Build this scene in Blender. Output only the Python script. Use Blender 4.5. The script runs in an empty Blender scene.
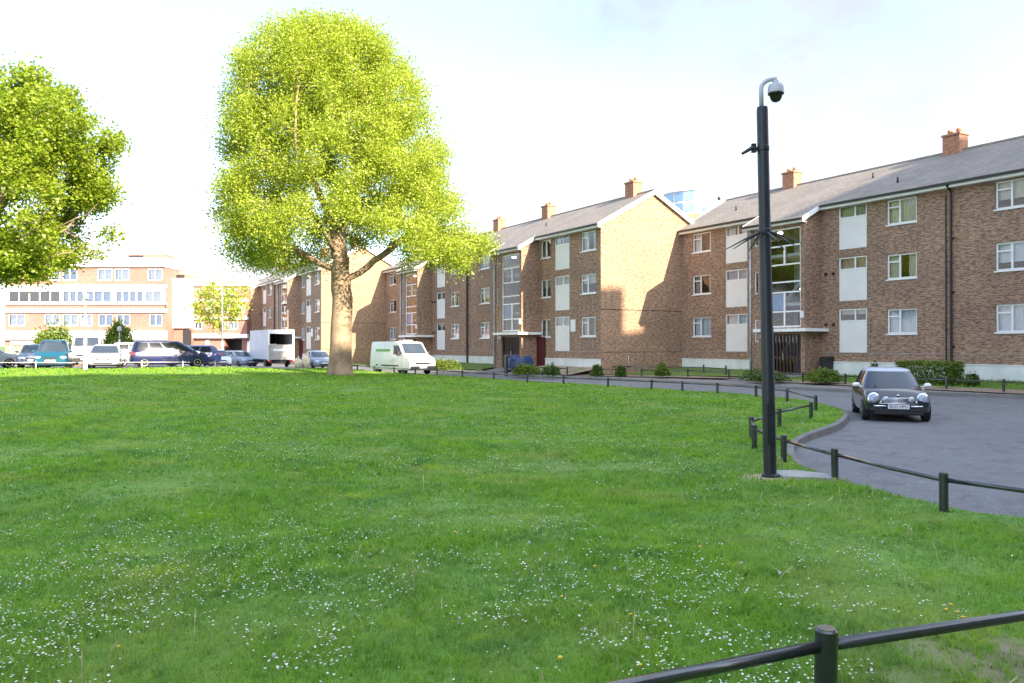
import bpy, bmesh, math, random
import numpy as np
from mathutils import Vector, Matrix, Quaternion, geometry, noise

random.seed(7)
RNG = np.random.default_rng(11)
SC = bpy.context.scene
COL = SC.collection
R = math.radians

# ------------------------------------------------------------------ materials
def new_mat(name):
    m = bpy.data.materials.new(name)
    m.use_nodes = True
    nt = m.node_tree
    b = nt.nodes['Principled BSDF']
    return m, nt, b

def mix_rgb(nt, fac, a, b, blend='MIX'):
    n = nt.nodes.new('ShaderNodeMix'); n.data_type = 'RGBA'; n.blend_type = blend
    for sock, v in ((n.inputs[0], fac), (n.inputs[6], a), (n.inputs[7], b)):
        if isinstance(v, bpy.types.NodeSocket): nt.links.new(v, sock)
        elif isinstance(v, (int, float)): sock.default_value = v
        else: sock.default_value = (v[0], v[1], v[2], 1)
    return n.outputs[2]

def coord(nt, which='Object'):
    return nt.nodes.new('ShaderNodeTexCoord').outputs[which]

def noise_tex(nt, vec, scale, detail=4, rough=.55, dist=0.0):
    n = nt.nodes.new('ShaderNodeTexNoise')
    n.inputs['Scale'].default_value = scale; n.inputs['Detail'].default_value = detail
    n.inputs['Roughness'].default_value = rough; n.inputs['Distortion'].default_value = dist
    nt.links.new(vec, n.inputs['Vector'])
    return n.outputs['Fac']

def ramp(nt, fac, p0, p1, v0=0.0, v1=1.0):
    n = nt.nodes.new('ShaderNodeMapRange')
    n.inputs[1].default_value = p0; n.inputs[2].default_value = p1
    n.inputs[3].default_value = v0; n.inputs[4].default_value = v1
    nt.links.new(fac, n.inputs[0])
    return n.outputs[0]

def bump(nt, b, h, strength=.3, dist=.02):
    n = nt.nodes.new('ShaderNodeBump'); n.inputs['Strength'].default_value = strength
    n.inputs['Distance'].default_value = dist
    nt.links.new(h, n.inputs['Height']); nt.links.new(n.outputs[0], b.inputs['Normal'])

def plain(name, col, rough=.6, var=.12, scale=3.0, metal=0.0, coat=0.0, spec=.5, bmp=0.0):
    m, nt, b = new_mat(name)
    v = coord(nt)
    f = noise_tex(nt, v, scale, 5)
    lo = tuple(c * (1 - var) for c in col); hi = tuple(min(1, c * (1 + var)) for c in col)
    nt.links.new(mix_rgb(nt, ramp(nt, f, .3, .7), lo, hi), b.inputs['Base Color'])
    b.inputs['Roughness'].default_value = rough; b.inputs['Metallic'].default_value = metal
    b.inputs['Coat Weight'].default_value = coat; b.inputs['Coat Roughness'].default_value = .05
    b.inputs['Specular IOR Level'].default_value = spec
    if bmp: bump(nt, b, noise_tex(nt, v, scale * 8, 4), bmp, .01)
    return m

def brick_mat(name, c1, c2, c3, mortar):
    m, nt, b = new_mat(name)
    uv = coord(nt, 'UV')
    br = nt.nodes.new('ShaderNodeTexBrick')
    nt.links.new(uv, br.inputs['Vector'])
    br.inputs['Scale'].default_value = 1; br.inputs['Brick Width'].default_value = .228
    br.inputs['Row Height'].default_value = .076; br.inputs['Mortar Size'].default_value = .009
    br.inputs['Mortar Smooth'].default_value = .2; br.inputs['Bias'].default_value = .0
    br.inputs['Color1'].default_value = (*c1, 1); br.inputs['Color2'].default_value = (*c2, 1)
    br.inputs['Mortar'].default_value = (*mortar, 1)
    # brick-sized blotches: darker burnt headers among the buff ones
    mp = nt.nodes.new('ShaderNodeMapping'); mp.inputs['Scale'].default_value = (4.4, 13.2, 1)
    nt.links.new(uv, mp.inputs['Vector'])
    f1 = noise_tex(nt, mp.outputs[0], 1.0, 2, .6)
    c = mix_rgb(nt, ramp(nt, f1, .47, .60, 0, .75), br.outputs['Color'], c3)
    mp2 = nt.nodes.new('ShaderNodeMapping'); mp2.inputs['Scale'].default_value = (.25, .5, 1)
    nt.links.new(uv, mp2.inputs['Vector'])
    f2 = noise_tex(nt, mp2.outputs[0], 1.0, 5, .6)
    c = mix_rgb(nt, 1.0, c, mix_rgb(nt, ramp(nt, f2, .3, .7), (.80, .80, .82), (1.14, 1.1, 1.06)), 'MULTIPLY')
    # vertical rain streaks
    mp3 = nt.nodes.new('ShaderNodeMapping'); mp3.inputs['Scale'].default_value = (1.6, .12, 1)
    nt.links.new(uv, mp3.inputs['Vector'])
    f3 = noise_tex(nt, mp3.outputs[0], 1.0, 3, .6)
    c = mix_rgb(nt, ramp(nt, f3, .55, .75, 0, .22), c, (.10, .085, .075))
    nt.links.new(c, b.inputs['Base Color'])
    b.inputs['Roughness'].default_value = .9
    bump(nt, b, br.outputs['Fac'], -.35, .01)
    return m

def slate_mat(name, ca, cb):
    m, nt, b = new_mat(name)
    uv = coord(nt, 'UV')
    br = nt.nodes.new('ShaderNodeTexBrick'); nt.links.new(uv, br.inputs['Vector'])
    br.inputs['Scale'].default_value = 1; br.inputs['Brick Width'].default_value = .33
    br.inputs['Row Height'].default_value = .19; br.inputs['Mortar Size'].default_value = .008
    br.inputs['Color1'].default_value = (*ca, 1); br.inputs['Color2'].default_value = (*cb, 1)
    br.inputs['Mortar'].default_value = tuple(c * .45 for c in ca) + (1,)
    f = noise_tex(nt, uv, .5, 5, .6)
    c = mix_rgb(nt, 1.0, br.outputs['Color'], mix_rgb(nt, ramp(nt, f, .3, .7), (.82, .82, .84), (1.12, 1.1, 1.08)), 'MULTIPLY')
    nt.links.new(c, b.inputs['Base Color']); b.inputs['Roughness'].default_value = .75
    bump(nt, b, br.outputs['Fac'], -.4, .01)
    return m

def glass_mat(name, tint=(.9, .95, 1), reflect=.07):
    m, nt, b = new_mat(name)
    out = nt.nodes['Material Output']; nt.nodes.remove(b)
    tr = nt.nodes.new('ShaderNodeBsdfTransparent'); tr.inputs[0].default_value = (*tint, 1)
    gl = nt.nodes.new('ShaderNodeBsdfGlossy'); gl.inputs['Roughness'].default_value = .03
    fr = nt.nodes.new('ShaderNodeFresnel'); fr.inputs[0].default_value = 1.5
    ad = nt.nodes.new('ShaderNodeMath'); ad.operation = 'ADD'; ad.inputs[1].default_value = reflect; ad.use_clamp = True
    nt.links.new(fr.outputs[0], ad.inputs[0])
    mx = nt.nodes.new('ShaderNodeMixShader')
    nt.links.new(ad.outputs[0], mx.inputs[0]); nt.links.new(tr.outputs[0], mx.inputs[1]); nt.links.new(gl.outputs[0], mx.inputs[2])
    nt.links.new(mx.outputs[0], out.inputs[0])
    return m

def leaf_mat(name, ca, cb, cc, trans=.45):
    m, nt, b = new_mat(name)
    out = nt.nodes['Material Output']; nt.nodes.remove(b)
    at = nt.nodes.new('ShaderNodeAttribute'); at.attribute_name = 'tint'
    f = noise_tex(nt, coord(nt), .9, 3, .5)
    c = mix_rgb(nt, at.outputs['Fac'], ca, cb)
    c = mix_rgb(nt, ramp(nt, f, .35, .7, 0, .7), c, cc)
    di = nt.nodes.new('ShaderNodeBsdfDiffuse'); nt.links.new(c, di.inputs[0])
    tl = nt.nodes.new('ShaderNodeBsdfTranslucent'); nt.links.new(c, tl.inputs[0])
    gl = nt.nodes.new('ShaderNodeBsdfGlossy'); gl.inputs['Roughness'].default_value = .45
    gl.inputs[0].default_value = (.9, .95, .9, 1)
    m1 = nt.nodes.new('ShaderNodeMixShader'); m1.inputs[0].default_value = trans
    nt.links.new(di.outputs[0], m1.inputs[1]); nt.links.new(tl.outputs[0], m1.inputs[2])
    m2 = nt.nodes.new('ShaderNodeMixShader'); m2.inputs[0].default_value = .04
    nt.links.new(m1.outputs[0], m2.inputs[1]); nt.links.new(gl.outputs[0], m2.inputs[2])
    nt.links.new(m2.outputs[0], out.inputs[0])
    return m

M = {}
M['brick'] = brick_mat('brick_brown', (.40, .24, .15), (.235, .13, .080), (.115, .075, .062), (.42, .34, .26))
M['brick_warm'] = brick_mat('brick_gable_sunlit', (.42, .255, .15), (.29, .165, .095), (.17, .10, .07), (.47, .38, .27))  # lighter, warmer copy of the brown brick; gable sunlight put into its colour
M['brick_red'] = brick_mat('brick_red', (.45, .20, .11), (.38, .165, .09), (.26, .11, .07), (.36, .28, .22))
M['brick_pink'] = brick_mat('brick_pink', (.34, .155, .115), (.29, .13, .095), (.22, .10, .08), (.33, .26, .22))
M['slate'] = slate_mat('roof_slate', (.235, .208, .182), (.185, .165, .146))
M['white_paint'] = plain('white_paint', (.80, .80, .79), .45, .06, 2)
M['frame_white'] = plain('window_frame_white', (.78, .79, .80), .35, .04, 4)
M['cream_panel'] = plain('cream_panel', (.74, .72, .70), .55, .05, 1.2)
M['render_white'] = plain('white_render', (.70, .72, .69), .8, .12, 1.3, bmp=.1)
M['black_metal'] = plain('black_metal', (.018, .020, .024), .26, .4, 9, spec=.9, coat=.4, bmp=.06)
M['pole_black'] = plain('pole_black_paint', (.012, .016, .021), .42, .3, 3, bmp=.05)
M['black_wood'] = plain('black_stained_wood', (.016, .015, .014), .75, .5, 9, bmp=.3)
M['post_top'] = plain('weathered_post_end', (.17, .14, .11), .9, .3, 20)
M['gutter'] = plain('gutter_black', (.02, .02, .022), .45, .2, 4)
M['pipe_black'] = plain('downpipe_black', (.018, .017, .018), .5, .3, 4)
M['pipe_grey'] = plain('soil_pipe_grey', (.42, .43, .46), .6, .35, 3)
M['concrete'] = plain('concrete', (.33, .325, .31), .9, .18, 2.5, bmp=.2)
M['kerb'] = plain('kerb_stone', (.165, .16, .152), .9, .25, 2.2, bmp=.2)
M['maroon'] = plain('maroon_door', (.085, .012, .016), .45, .2, 3)
M['door_brown'] = plain('brown_door', (.045, .02, .014), .45, .25, 5)
M['interior'] = plain('stair_interior', (.32, .30, .25), .8, .2, 1)
M['interior_green'] = plain('stair_interior_green', (.46, .49, .52), .8, .2, 1)
M['curtain_white'] = plain('net_curtain', (.74, .76, .78), .9, .08, 3)
M['curtain_cream'] = plain('cream_curtain', (.66, .60, .48), .9, .1, 3)
M['curtain_peach'] = plain('peach_curtain', (.58, .42, .30), .9, .1, 3)
M['curtain_blue'] = plain('blue_curtain', (.36, .46, .62), .9, .1, 3)
M['curtain_reflection'] = plain('tree_reflection_curtain', (.42, .43, .32), .9, .25, 9)  # mottled green stands in for the tree reflected in the panes
M['glass'] = glass_mat('window_glass')
M['glass_dark'] = glass_mat('car_glass', (.22, .26, .28), .10)
M['glass_screen'] = glass_mat('windscreen_glass', (.5, .56, .6), .30)
M['glass_blue'] = plain('blue_glazing', (.20, .36, .58), .12, .25, .3, spec=.8)
M['pot'] = plain('terracotta_pot', (.42, .17, .09), .8, .2, 5)
M['bark_plane'] = plain('plane_bark', (.27, .195, .13), .9, .5, 1.6, bmp=.5)
M['bark_dark'] = plain('brown_bark', (.21, .16, .12), .9, .35, 3, bmp=.5)
M['leaf_plane'] = leaf_mat('plane_leaf', (.34, .43, .035), (.47, .54, .060), (.29, .39, .032), .5)
M['leaf_left'] = leaf_mat('maple_leaf', (.25, .35, .022), (.37, .44, .03), (.20, .30, .018), .55)
M['leaf_yellow'] = leaf_mat('spring_leaf', (.38, .46, .05), (.48, .54, .07), (.32, .40, .04), .5)
M['leaf_shrub'] = leaf_mat('shrub_leaf', (.07, .13, .022), (.13, .20, .026), (.05, .095, .018), .3)
M['leaf_shrub_lime'] = leaf_mat('lime_shrub_leaf', (.13, .20, .02), (.20, .26, .025), (.09, .16, .02), .35)
M['rubber'] = plain('tyre_rubber', (.015, .015, .016), .85, .2, 8)
M['alloy'] = plain('alloy_rim', (.55, .56, .58), .3, .1, 4, metal=.8)
M['chrome'] = plain('chrome', (.75, .77, .80), .12, .03, 4, metal=1.0)
M['plastic_dark'] = plain('dark_plastic', (.02, .02, .022), .6, .2, 5)
M['lamp_glass'] = plain('headlamp_lens', (.62, .68, .76), .08, .06, 6, spec=.9, coat=.6)
M['lamp_red'] = plain('tail_lamp_red', (.45, .02, .02), .15, .1, 6, coat=.6)
M['lamp_amber'] = plain('indicator_amber', (.7, .22, .02), .2, .1, 6, coat=.6)
M['plate'] = plain('white_plate', (.72, .74, .78), .4, .04, 4)
M['plate_yellow'] = plain('yellow_plate', (.75, .55, .05), .4, .04, 4)
M['ink'] = plain('plate_ink', (.012, .012, .014), .6, .1, 4)
M['tarp'] = plain('blue_tarpaulin', (.014, .035, .12), .5, .35, 3, bmp=.3)
M['grey_cam'] = plain('camera_grey', (.48, .50, .55), .45, .08, 5)
M['dome'] = plain('smoked_dome', (.01, .011, .012), .05, .1, 4, spec=.8)
M['truck_shaded_white'] = plain('truck_panel', (.50, .53, .60), .5, .1, .8)  # bluish grey puts the side's shade into the white panel colour
M['truck_grey'] = plain('truck_tailgate', (.33, .32, .31), .6, .2, 2)
M['sack'] = plain('pale_sack', (.60, .52, .38), .9, .2, 4, bmp=.3)
M['sign_white'] = plain('sign_white', (.74, .74, .74), .5, .04, 4)
M['sign_blue'] = plain('sign_blue', (.30, .52, .62), .5, .06, 4)
M['lamp_post_white'] = plain('lamp_post_paint', (.72, .72, .70), .5, .08, 3)
M['lamp_post_grey'] = plain('lamp_post_steel', (.36, .38, .40), .5, .1, 3)
M['tan_wood'] = plain('tan_fence_wood', (.45, .33, .20), .85, .2, 3)

def paint(name, col, rough=.32):
    if name not in M: M[name] = plain(name, col, rough, .05, 2, coat=.3)
    return M[name]

def emit_mat(name, col, s):
    m, nt, b = new_mat(name)
    b.inputs['Base Color'].default_value = (*col, 1)
    b.inputs['Emission Color'].default_value = (*col, 1); b.inputs['Emission Strength'].default_value = s
    return m
M['stair_light'] = emit_mat('lit_stair_lamp', (1, .86, .6), 3)

# asphalt
m, nt, b = new_mat('asphalt'); v = coord(nt)
f1 = noise_tex(nt, v, .22, 6, .6); f2 = noise_tex(nt, v, 28, 3, .7); f3 = noise_tex(nt, v, 1.7, 5, .65, .6)
c = mix_rgb(nt, ramp(nt, f1, .3, .7), (.112, .112, .122), (.150, .150, .160))
c = mix_rgb(nt, ramp(nt, f2, .35, .75, 0, .55), c, (.21, .21, .22))
c = mix_rgb(nt, ramp(nt, f3, .52, .66, 0, .6), c, (.075, .076, .083))
f8 = noise_tex(nt, v, 6, 4, .7); c = mix_rgb(nt, ramp(nt, f8, .50, .68, 0, .5), c, (.20, .20, .205))
# pale wear spots of trodden grit
f4 = noise_tex(nt, v, 9, 2, .6)
c = mix_rgb(nt, ramp(nt, f4, .64, .70, 0, .6), c, (.30, .295, .29))
nt.links.new(c, b.inputs['Base Color']); b.inputs['Roughness'].default_value = .85
bump(nt, b, f2, .35, .008); M['asphalt'] = m
# pavement
m, nt, b = new_mat('pavement_slabs'); v = coord(nt)
br = nt.nodes.new('ShaderNodeTexBrick'); nt.links.new(v, br.inputs['Vector'])
br.inputs['Scale'].default_value = 1; br.inputs['Brick Width'].default_value = .9; br.inputs['Row Height'].default_value = .6
br.inputs['Mortar Size'].default_value = .012
br.inputs['Color1'].default_value = (.23, .215, .205, 1); br.inputs['Color2'].default_value = (.19, .18, .175, 1)
br.inputs['Mortar'].default_value = (.10, .095, .09, 1)
f = noise_tex(nt, v, .9, 5, .65)
c = mix_rgb(nt, 1.0, br.outputs[0], mix_rgb(nt, ramp(nt, f, .3, .7), (.72, .72, .72), (1.2, 1.18, 1.15)), 'MULTIPLY')
nt.links.new(c, b.inputs['Base Color']); b.inputs['Roughness'].default_value = .9; M['pavement'] = m
# lawn soil / turf under the blades
m, nt, b = new_mat('turf'); v = coord(nt)
f1 = noise_tex(nt, v, .18, 5, .6); f2 = noise_tex(nt, v, 1.3, 6, .65); f3 = noise_tex(nt, v, 14, 4, .7)
c = mix_rgb(nt, ramp(nt, f1, .3, .7), (.10, .225, .026), (.165, .31, .038))
c = mix_rgb(nt, ramp(nt, f2, .40, .72, 0, .75), c, (.16, .22, .04))
c = mix_rgb(nt, ramp(nt, f3, .42, .70, 0, .5), c, (.045, .09, .013))
# worn, bare earth where people step in behind the near rail
sx = nt.nodes.new('ShaderNodeSeparateXYZ'); nt.links.new(v, sx.inputs[0])
vd = nt.nodes.new('ShaderNodeVectorMath'); vd.operation = 'DISTANCE'; vd.inputs[1].default_value = (2.75, 4.1, .15)
nt.links.new(v, vd.inputs[0])
jit = noise_tex(nt, v, 2.6, 5, .7)
ad = nt.nodes.new('ShaderNodeMath'); ad.operation = 'MULTIPLY_ADD'; ad.inputs[1].default_value = 1.6
nt.links.new(jit, ad.inputs[0]); nt.links.new(vd.outputs['Value'], ad.inputs[2])
c = mix_rgb(nt, ramp(nt, ad.outputs[0], 1.2, 1.9, .8, 0), c, mix_rgb(nt, ramp(nt, f3, .3, .7), (.16, .115, .075), (.30, .235, .165)))
vd2 = nt.nodes.new('ShaderNodeVectorMath'); vd2.operation = 'DISTANCE'; vd2.inputs[1].default_value = (3.45, 10.82, .1); nt.links.new(v, vd2.inputs[0])
c = mix_rgb(nt, ramp(nt, vd2.outputs['Value'], .26, .42, .9, 0), c, (.40, .31, .20))
nt.links.new(c, b.inputs['Base Color']); b.inputs['Roughness'].default_value = .95
bump(nt, b, f3, .6, .03); M['turf'] = m
# verge and bark bed
m, nt, b = new_mat('verge_grass'); v = coord(nt)
f1 = noise_tex(nt, v, 1.1, 6, .65); f3 = noise_tex(nt, v, 18, 4, .7)
c = mix_rgb(nt, ramp(nt, f1, .35, .65), (.07, .15, .02), (.15, .23, .04))
c = mix_rgb(nt, ramp(nt, f3, .45, .7, 0, .55), c, (.04, .085, .015))
nt.links.new(c, b.inputs['Base Color']); b.inputs['Roughness'].default_value = .95; bump(nt, b, f3, .8, .05); M['verge'] = m
m, nt, b = new_mat('bark_mulch'); v = coord(nt)
f1 = noise_tex(nt, v, .8, 5, .65); f3 = noise_tex(nt, v, 22, 4, .75)
c = mix_rgb(nt, ramp(nt, f3, .3, .7), (.19, .13, .095), (.46, .34, .255))
c = mix_rgb(nt, ramp(nt, f1, .52, .68, 0, .8), c, (.10, .16, .035))
nt.links.new(c, b.inputs['Base Color']); b.inputs['Roughness'].default_value = .95; bump(nt, b, f3, .8, .05); M['mulch'] = m
# grass blades
m, nt, b = new_mat('grass_blade')
out = nt.nodes['Material Output']; nt.nodes.remove(b)
at = nt.nodes.new('ShaderNodeAttribute'); at.attribute_name = 'tint'
v = coord(nt); f1 = noise_tex(nt, v, .16, 4, .55); f2 = noise_tex(nt, v, 1.1, 5, .6)
c = mix_rgb(nt, at.outputs['Fac'], (.088, .225, .026), (.31, .53, .062))
c = mix_rgb(nt, ramp(nt, f1, .35, .65, 0, .6), c, (.30, .50, .065))
c = mix_rgb(nt, ramp(nt, f2, .48, .66, 0, .7), c, (.13, .28, .09))
f5 = noise_tex(nt, v, .6, 5, .6)
c = mix_rgb(nt, ramp(nt, f5, .52, .66, 0, .65), c, (.45, .50, .14))
f6 = noise_tex(nt, v, 3.4, 4, .6)
c = mix_rgb(nt, ramp(nt, f6, .50, .66, 0, .6), c, (.075, .195, .03))
f7 = noise_tex(nt, v, 2.1, 3, .6, .5)
c = mix_rgb(nt, ramp(nt, f7, .58, .70, 0, .6), c, (.47, .62, .065))
di = nt.nodes.new('ShaderNodeBsdfDiffuse'); nt.links.new(c, di.inputs[0])
tl = nt.nodes.new('ShaderNodeBsdfTranslucent'); nt.links.new(c, tl.inputs[0])
m1 = nt.nodes.new('ShaderNodeMixShader'); m1.inputs[0].default_value = .5
nt.links.new(di.outputs[0], m1.inputs[1]); nt.links.new(tl.outputs[0], m1.inputs[2])
nt.links.new(m1.outputs[0], out.inputs[0]); M['blade'] = m
M['straw'] = plain('dry_stalk', (.36, .36, .17), .8, .3, 4)
M['petal'] = plain('daisy_petal', (.80, .80, .80), .7, .05, 4)
M['pollen'] = plain('daisy_eye', (.70, .48, .03), .7, .1, 4)
M['clock'] = plain('dandelion_clock_down', (.42, .43, .42), .9, .15, 9)
M['stem_green'] = plain('flower_stem', (.10, .17, .03), .7, .2, 9)

# ------------------------------------------------------------------ mesh helpers
class MB:
    def __init__(s): s.v = []; s.f = []; s.mi = []; s.cur = 0
    def add(s, vs, fs):
        o = len(s.v); s.v.extend([tuple(p) for p in vs])
        for f in fs: s.f.append(tuple(o + i for i in f)); s.mi.append(s.cur)
    def quad(s, a, b, c, d): s.add([a, b, c, d], [(0, 1, 2, 3)])
    def box(s, x0, x1, y0, y1, z0, z1):
        s.add([(x0, y0, z0), (x1, y0, z0), (x1, y1, z0), (x0, y1, z0), (x0, y0, z1), (x1, y0, z1), (x1, y1, z1), (x0, y1, z1)],
              [(0, 3, 2, 1), (4, 5, 6, 7), (0, 1, 5, 4), (1, 2, 6, 5), (2, 3, 7, 6), (3, 0, 4, 7)])
    def hexa(s, p):   # 8 corners, bottom ring then top ring
        s.add(p, [(0, 3, 2, 1), (4, 5, 6, 7), (0, 1, 5, 4), (1, 2, 6, 5), (2, 3, 7, 6), (3, 0, 4, 7)])
    def prism(s, poly, d):   # poly: list of 3d points, d: extrusion vector
        n = len(poly); d = Vector(d); a = [Vector(p) for p in poly]
        s.add([*a, *[p + d for p in a]], [tuple(range(n))[::-1], tuple(range(n, 2 * n))] +
              [(i, (i + 1) % n, n + (i + 1) % n, n + i) for i in range(n)])
    def tube(s, pts, rad, n=8, caps=True):
        pts = [Vector(p) for p in pts]
        if not isinstance(rad, (list, tuple)): rad = [rad] * len(pts)
        rings = []; a = None
        for i, p in enumerate(pts):
            t = (pts[min(i + 1, len(pts) - 1)] - pts[max(i - 1, 0)]).normalized()
            if a is None: a = t.cross(Vector((0, 0, 1)) if abs(t.z) < .9 else Vector((1, 0, 0)))
            a = (a - t * a.dot(t)).normalized(); b = t.cross(a)
            rings.append([p + (a * math.cos(2 * math.pi * k / n) + b * math.sin(2 * math.pi * k / n)) * rad[i] for k in range(n)])
        vs = [q for r_ in rings for q in r_]; fs = []
        for i in range(len(pts) - 1):
            for k in range(n):
                fs.append((i * n + k, i * n + (k + 1) % n, (i + 1) * n + (k + 1) % n, (i + 1) * n + k))
        if caps:
            fs.append(tuple(range(n))[::-1]); fs.append(tuple(range((len(pts) - 1) * n, len(pts) * n)))
        s.add(vs, fs)
    def lathe(s, prof, n=16, c=(0, 0, 0), axis='z'):   # prof: (r, h)
        vs = []; fs = []
        for r_, h in prof:
            for k in range(n):
                a = 2 * math.pi * k / n; x, y = r_ * math.cos(a), r_ * math.sin(a)
                q = {'z': (x, y, h), 'y': (x, h, y), 'x': (h, x, y)}[axis]
                vs.append((q[0] + c[0], q[1] + c[1], q[2] + c[2]))
        for i in range(len(prof) - 1):
            for k in range(n):
                fs.append((i * n + k, i * n + (k + 1) % n, (i + 1) * n + (k + 1) % n, (i + 1) * n + k))
        fs.append(tuple(range(n))[::-1]); fs.append(tuple(range((len(prof) - 1) * n, len(prof) * n)))
        s.add(vs, fs)
    def wall_y(s, x0, x1, z0, z1, y, holes, depth, reveal=True):  # wall in plane y, outside is -y, holes (xa,xb,za,zb)
        xs = sorted({x0, x1, *[h[i] for h in holes for i in (0, 1) if x0 < h[i] < x1]})
        zs = sorted({z0, z1, *[h[i] for h in holes for i in (2, 3) if z0 < h[i] < z1]})
        for a, b in zip(xs, xs[1:]):
            for c, d in zip(zs, zs[1:]):
                mx, mz = (a + b) / 2, (c + d) / 2
                if any(h[0] < mx < h[1] and h[2] < mz < h[3] for h in holes): continue
                s.quad((a, y, c), (b, y, c), (b, y, d), (a, y, d))
        if reveal:
            for a, b, c, d in holes:
                e = y + depth
                s.quad((a, y, c), (a, y, d), (a, e, d), (a, e, c)); s.quad((b, y, c), (b, e, c), (b, e, d), (b, y, d))
                s.quad((a, y, c), (a, e, c), (b, e, c), (b, y, c)); s.quad((a, y, d), (b, y, d), (b, e, d), (a, e, d))
    def mesh(s, name, mats, smooth=False, angle=None, normals=False):
        me = bpy.data.meshes.new(name)
        me.from_pydata(s.v, [], s.f)
        for m_ in (mats if isinstance(mats, (list, tuple)) else [mats]): me.materials.append(m_)
        if any(s.mi): me.polygons.foreach_set('material_index', s.mi)
        if normals:
            bm = bmesh.new(); bm.from_mesh(me); bmesh.ops.recalc_face_normals(bm, faces=bm.faces); bm.to_mesh(me); bm.free()
        uv = me.uv_layers.new(name='UVMap')
        for p in me.polygons:
            n = p.normal
            for li in p.loop_indices:
                co = me.vertices[me.loops[li].vertex_index].co
                if abs(n.z) > .97: q = (co.x, co.y)
                elif abs(n.z) > .3: q = (co.x, co.y / max(.2, abs(n.z))) if abs(n.y) > abs(n.x) else (co.y, co.x / max(.2, abs(n.z)))
                elif abs(n.x) > abs(n.y): q = (co.y, co.z)
                else: q = (co.x, co.z)
                uv.data[li].uv = q
        if smooth or angle:
            me.polygons.foreach_set('use_smooth', [True] * len(me.polygons))
            if angle: me.set_sharp_from_angle(angle=R(angle))
        me.update()
        return me
    def obj(s, name, mats, parent=None, smooth=False, angle=None, normals=False, loc=None):
        o = bpy.data.objects.new(name, s.mesh(name, mats, smooth, angle, normals)); COL.objects.link(o)
        if parent is not None: o.parent = parent
        if loc is not None: o.location = loc
        return o

def thing(name, label, cat, loc=(0, 0, 0), rz=0, group=None):
    o = bpy.data.objects.new(name, None); COL.objects.link(o); o.empty_display_size = .2
    o.location = loc; o.rotation_euler = (0, 0, rz)
    tag(o, label, cat, group); return o
def tag(o, label, cat, group=None, kind=None):
    o['label'] = label; o['category'] = cat
    if group: o['group'] = group
    if kind: o['kind'] = kind
    return o
def struct(o): o['kind'] = 'structure'; return o
KIDS = {}
def kids(o): return [c for c in bpy.data.objects if c.parent == o]
def copy_tree(o, parent=None):
    c = o.copy(); COL.objects.link(c); c.parent = parent
    for ch in kids(o): copy_tree(ch, c)
    return c

def np_mesh(name, co, loops, starts, mats, mi=None, tint=None):
    me = bpy.data.meshes.new(name)
    me.vertices.add(len(co)); me.vertices.foreach_set('co', np.asarray(co, np.float32).ravel())
    me.loops.add(len(loops)); me.loops.foreach_set('vertex_index', np.asarray(loops, np.int32))
    me.polygons.add(len(starts)); me.polygons.foreach_set('loop_start', np.asarray(starts, np.int32))
    for m_ in mats: me.materials.append(m_)
    if mi is not None: me.polygons.foreach_set('material_index', np.asarray(mi, np.int32))
    if tint is not None:
        a = me.attributes.new('tint', 'FLOAT', 'POINT'); a.data.foreach_set('value', np.asarray(tint, np.float32))
    me.update(calc_edges=True); me.validate()
    return me

# ------------------------------------------------------------------ site geometry (metres; camera at the origin, looking along +Y)
EYE = 1.88
D = Vector((-.5033, .8641, 0))     # along the facades, away from the camera
N = Vector((-.8641, -.5033, 0))    # out of the facades, towards the green
P0 = Vector((18.9, 36.7, 0))
def UO(u, o, z=0): p = P0 + D * u + N * o; return Vector((p.x, p.y, z))
def S(t): t = max(0., min(1., t)); return t * t * (3 - 2 * t)
def npS(t): t = np.clip(t, 0, 1); return t * t * (3 - 2 * t)
def park_h(x, y): return -.09 * math.exp(-((x - 11) ** 2 + (y - 20.5) ** 2) / 70) + .55 * S((-13 - x) / 6) * (1 - S((y - 50) / 22)) * S((y - 20) / 20)
def lawn_h(x, y):
    b = .09 + -.0 + .095 * math.exp(-((x - .6) ** 2 + (y - 2.5) ** 2) / 22)
    b += .45 * S((-7 - x) / 13) * S((y - 14) / 28) * (1 - S((y - 45) / 14))
    b += .05 * S((-2 - x) / 8) * S((y - 20) / 20) * (1 - S((y - 52) / 10))
    b += .05 * math.sin(x * .33 + 1) * math.sin(y * .27) * S((4 - x) / 4)
    return b
def lawn_h_np(x, y):
    b = .09 + .095 * np.exp(-((x - .6) ** 2 + (y - 2.5) ** 2) / 22)
    b += .45 * npS((-7 - x) / 13) * npS((y - 14) / 28) * (1 - npS((y - 45) / 14))
    b += .05 * npS((-2 - x) / 8) * npS((y - 20) / 20) * (1 - npS((y - 52) / 10))
    b += .05 * np.sin(x * .33 + 1) * np.sin(y * .27) * npS((4 - x) / 4)
    return b

def catmull(pts, n=5):
    out = []
    for i in range(len(pts) - 1):
        p0, p1, p2, p3 = (Vector(pts[max(0, min(len(pts) - 1, j))]) for j in (i - 1, i, i + 1, i + 2))
        for k in range(n):
            t = k / n
            out.append(.5 * ((2 * p1) + (p2 - p0) * t + (2 * p0 - 5 * p1 + 4 * p2 - p3) * t * t + (3 * p1 - p0 - 3 * p2 + p3) * t ** 3))
    out.append(Vector(pts[-1])); return out

def in_poly(x, y, poly):
    px = np.array([p[0] for p in poly]); py = np.array([p[1] for p in poly])
    inside = np.zeros(np.shape(x), bool); j = len(px) - 1
    for i in range(len(px)):
        cond = ((py[i] > y) != (py[j] > y)) & (x < (px[j] - px[i]) * (y - py[i]) / (py[j] - py[i] + 1e-12) + px[i])
        inside ^= cond; j = i
    return inside

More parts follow.
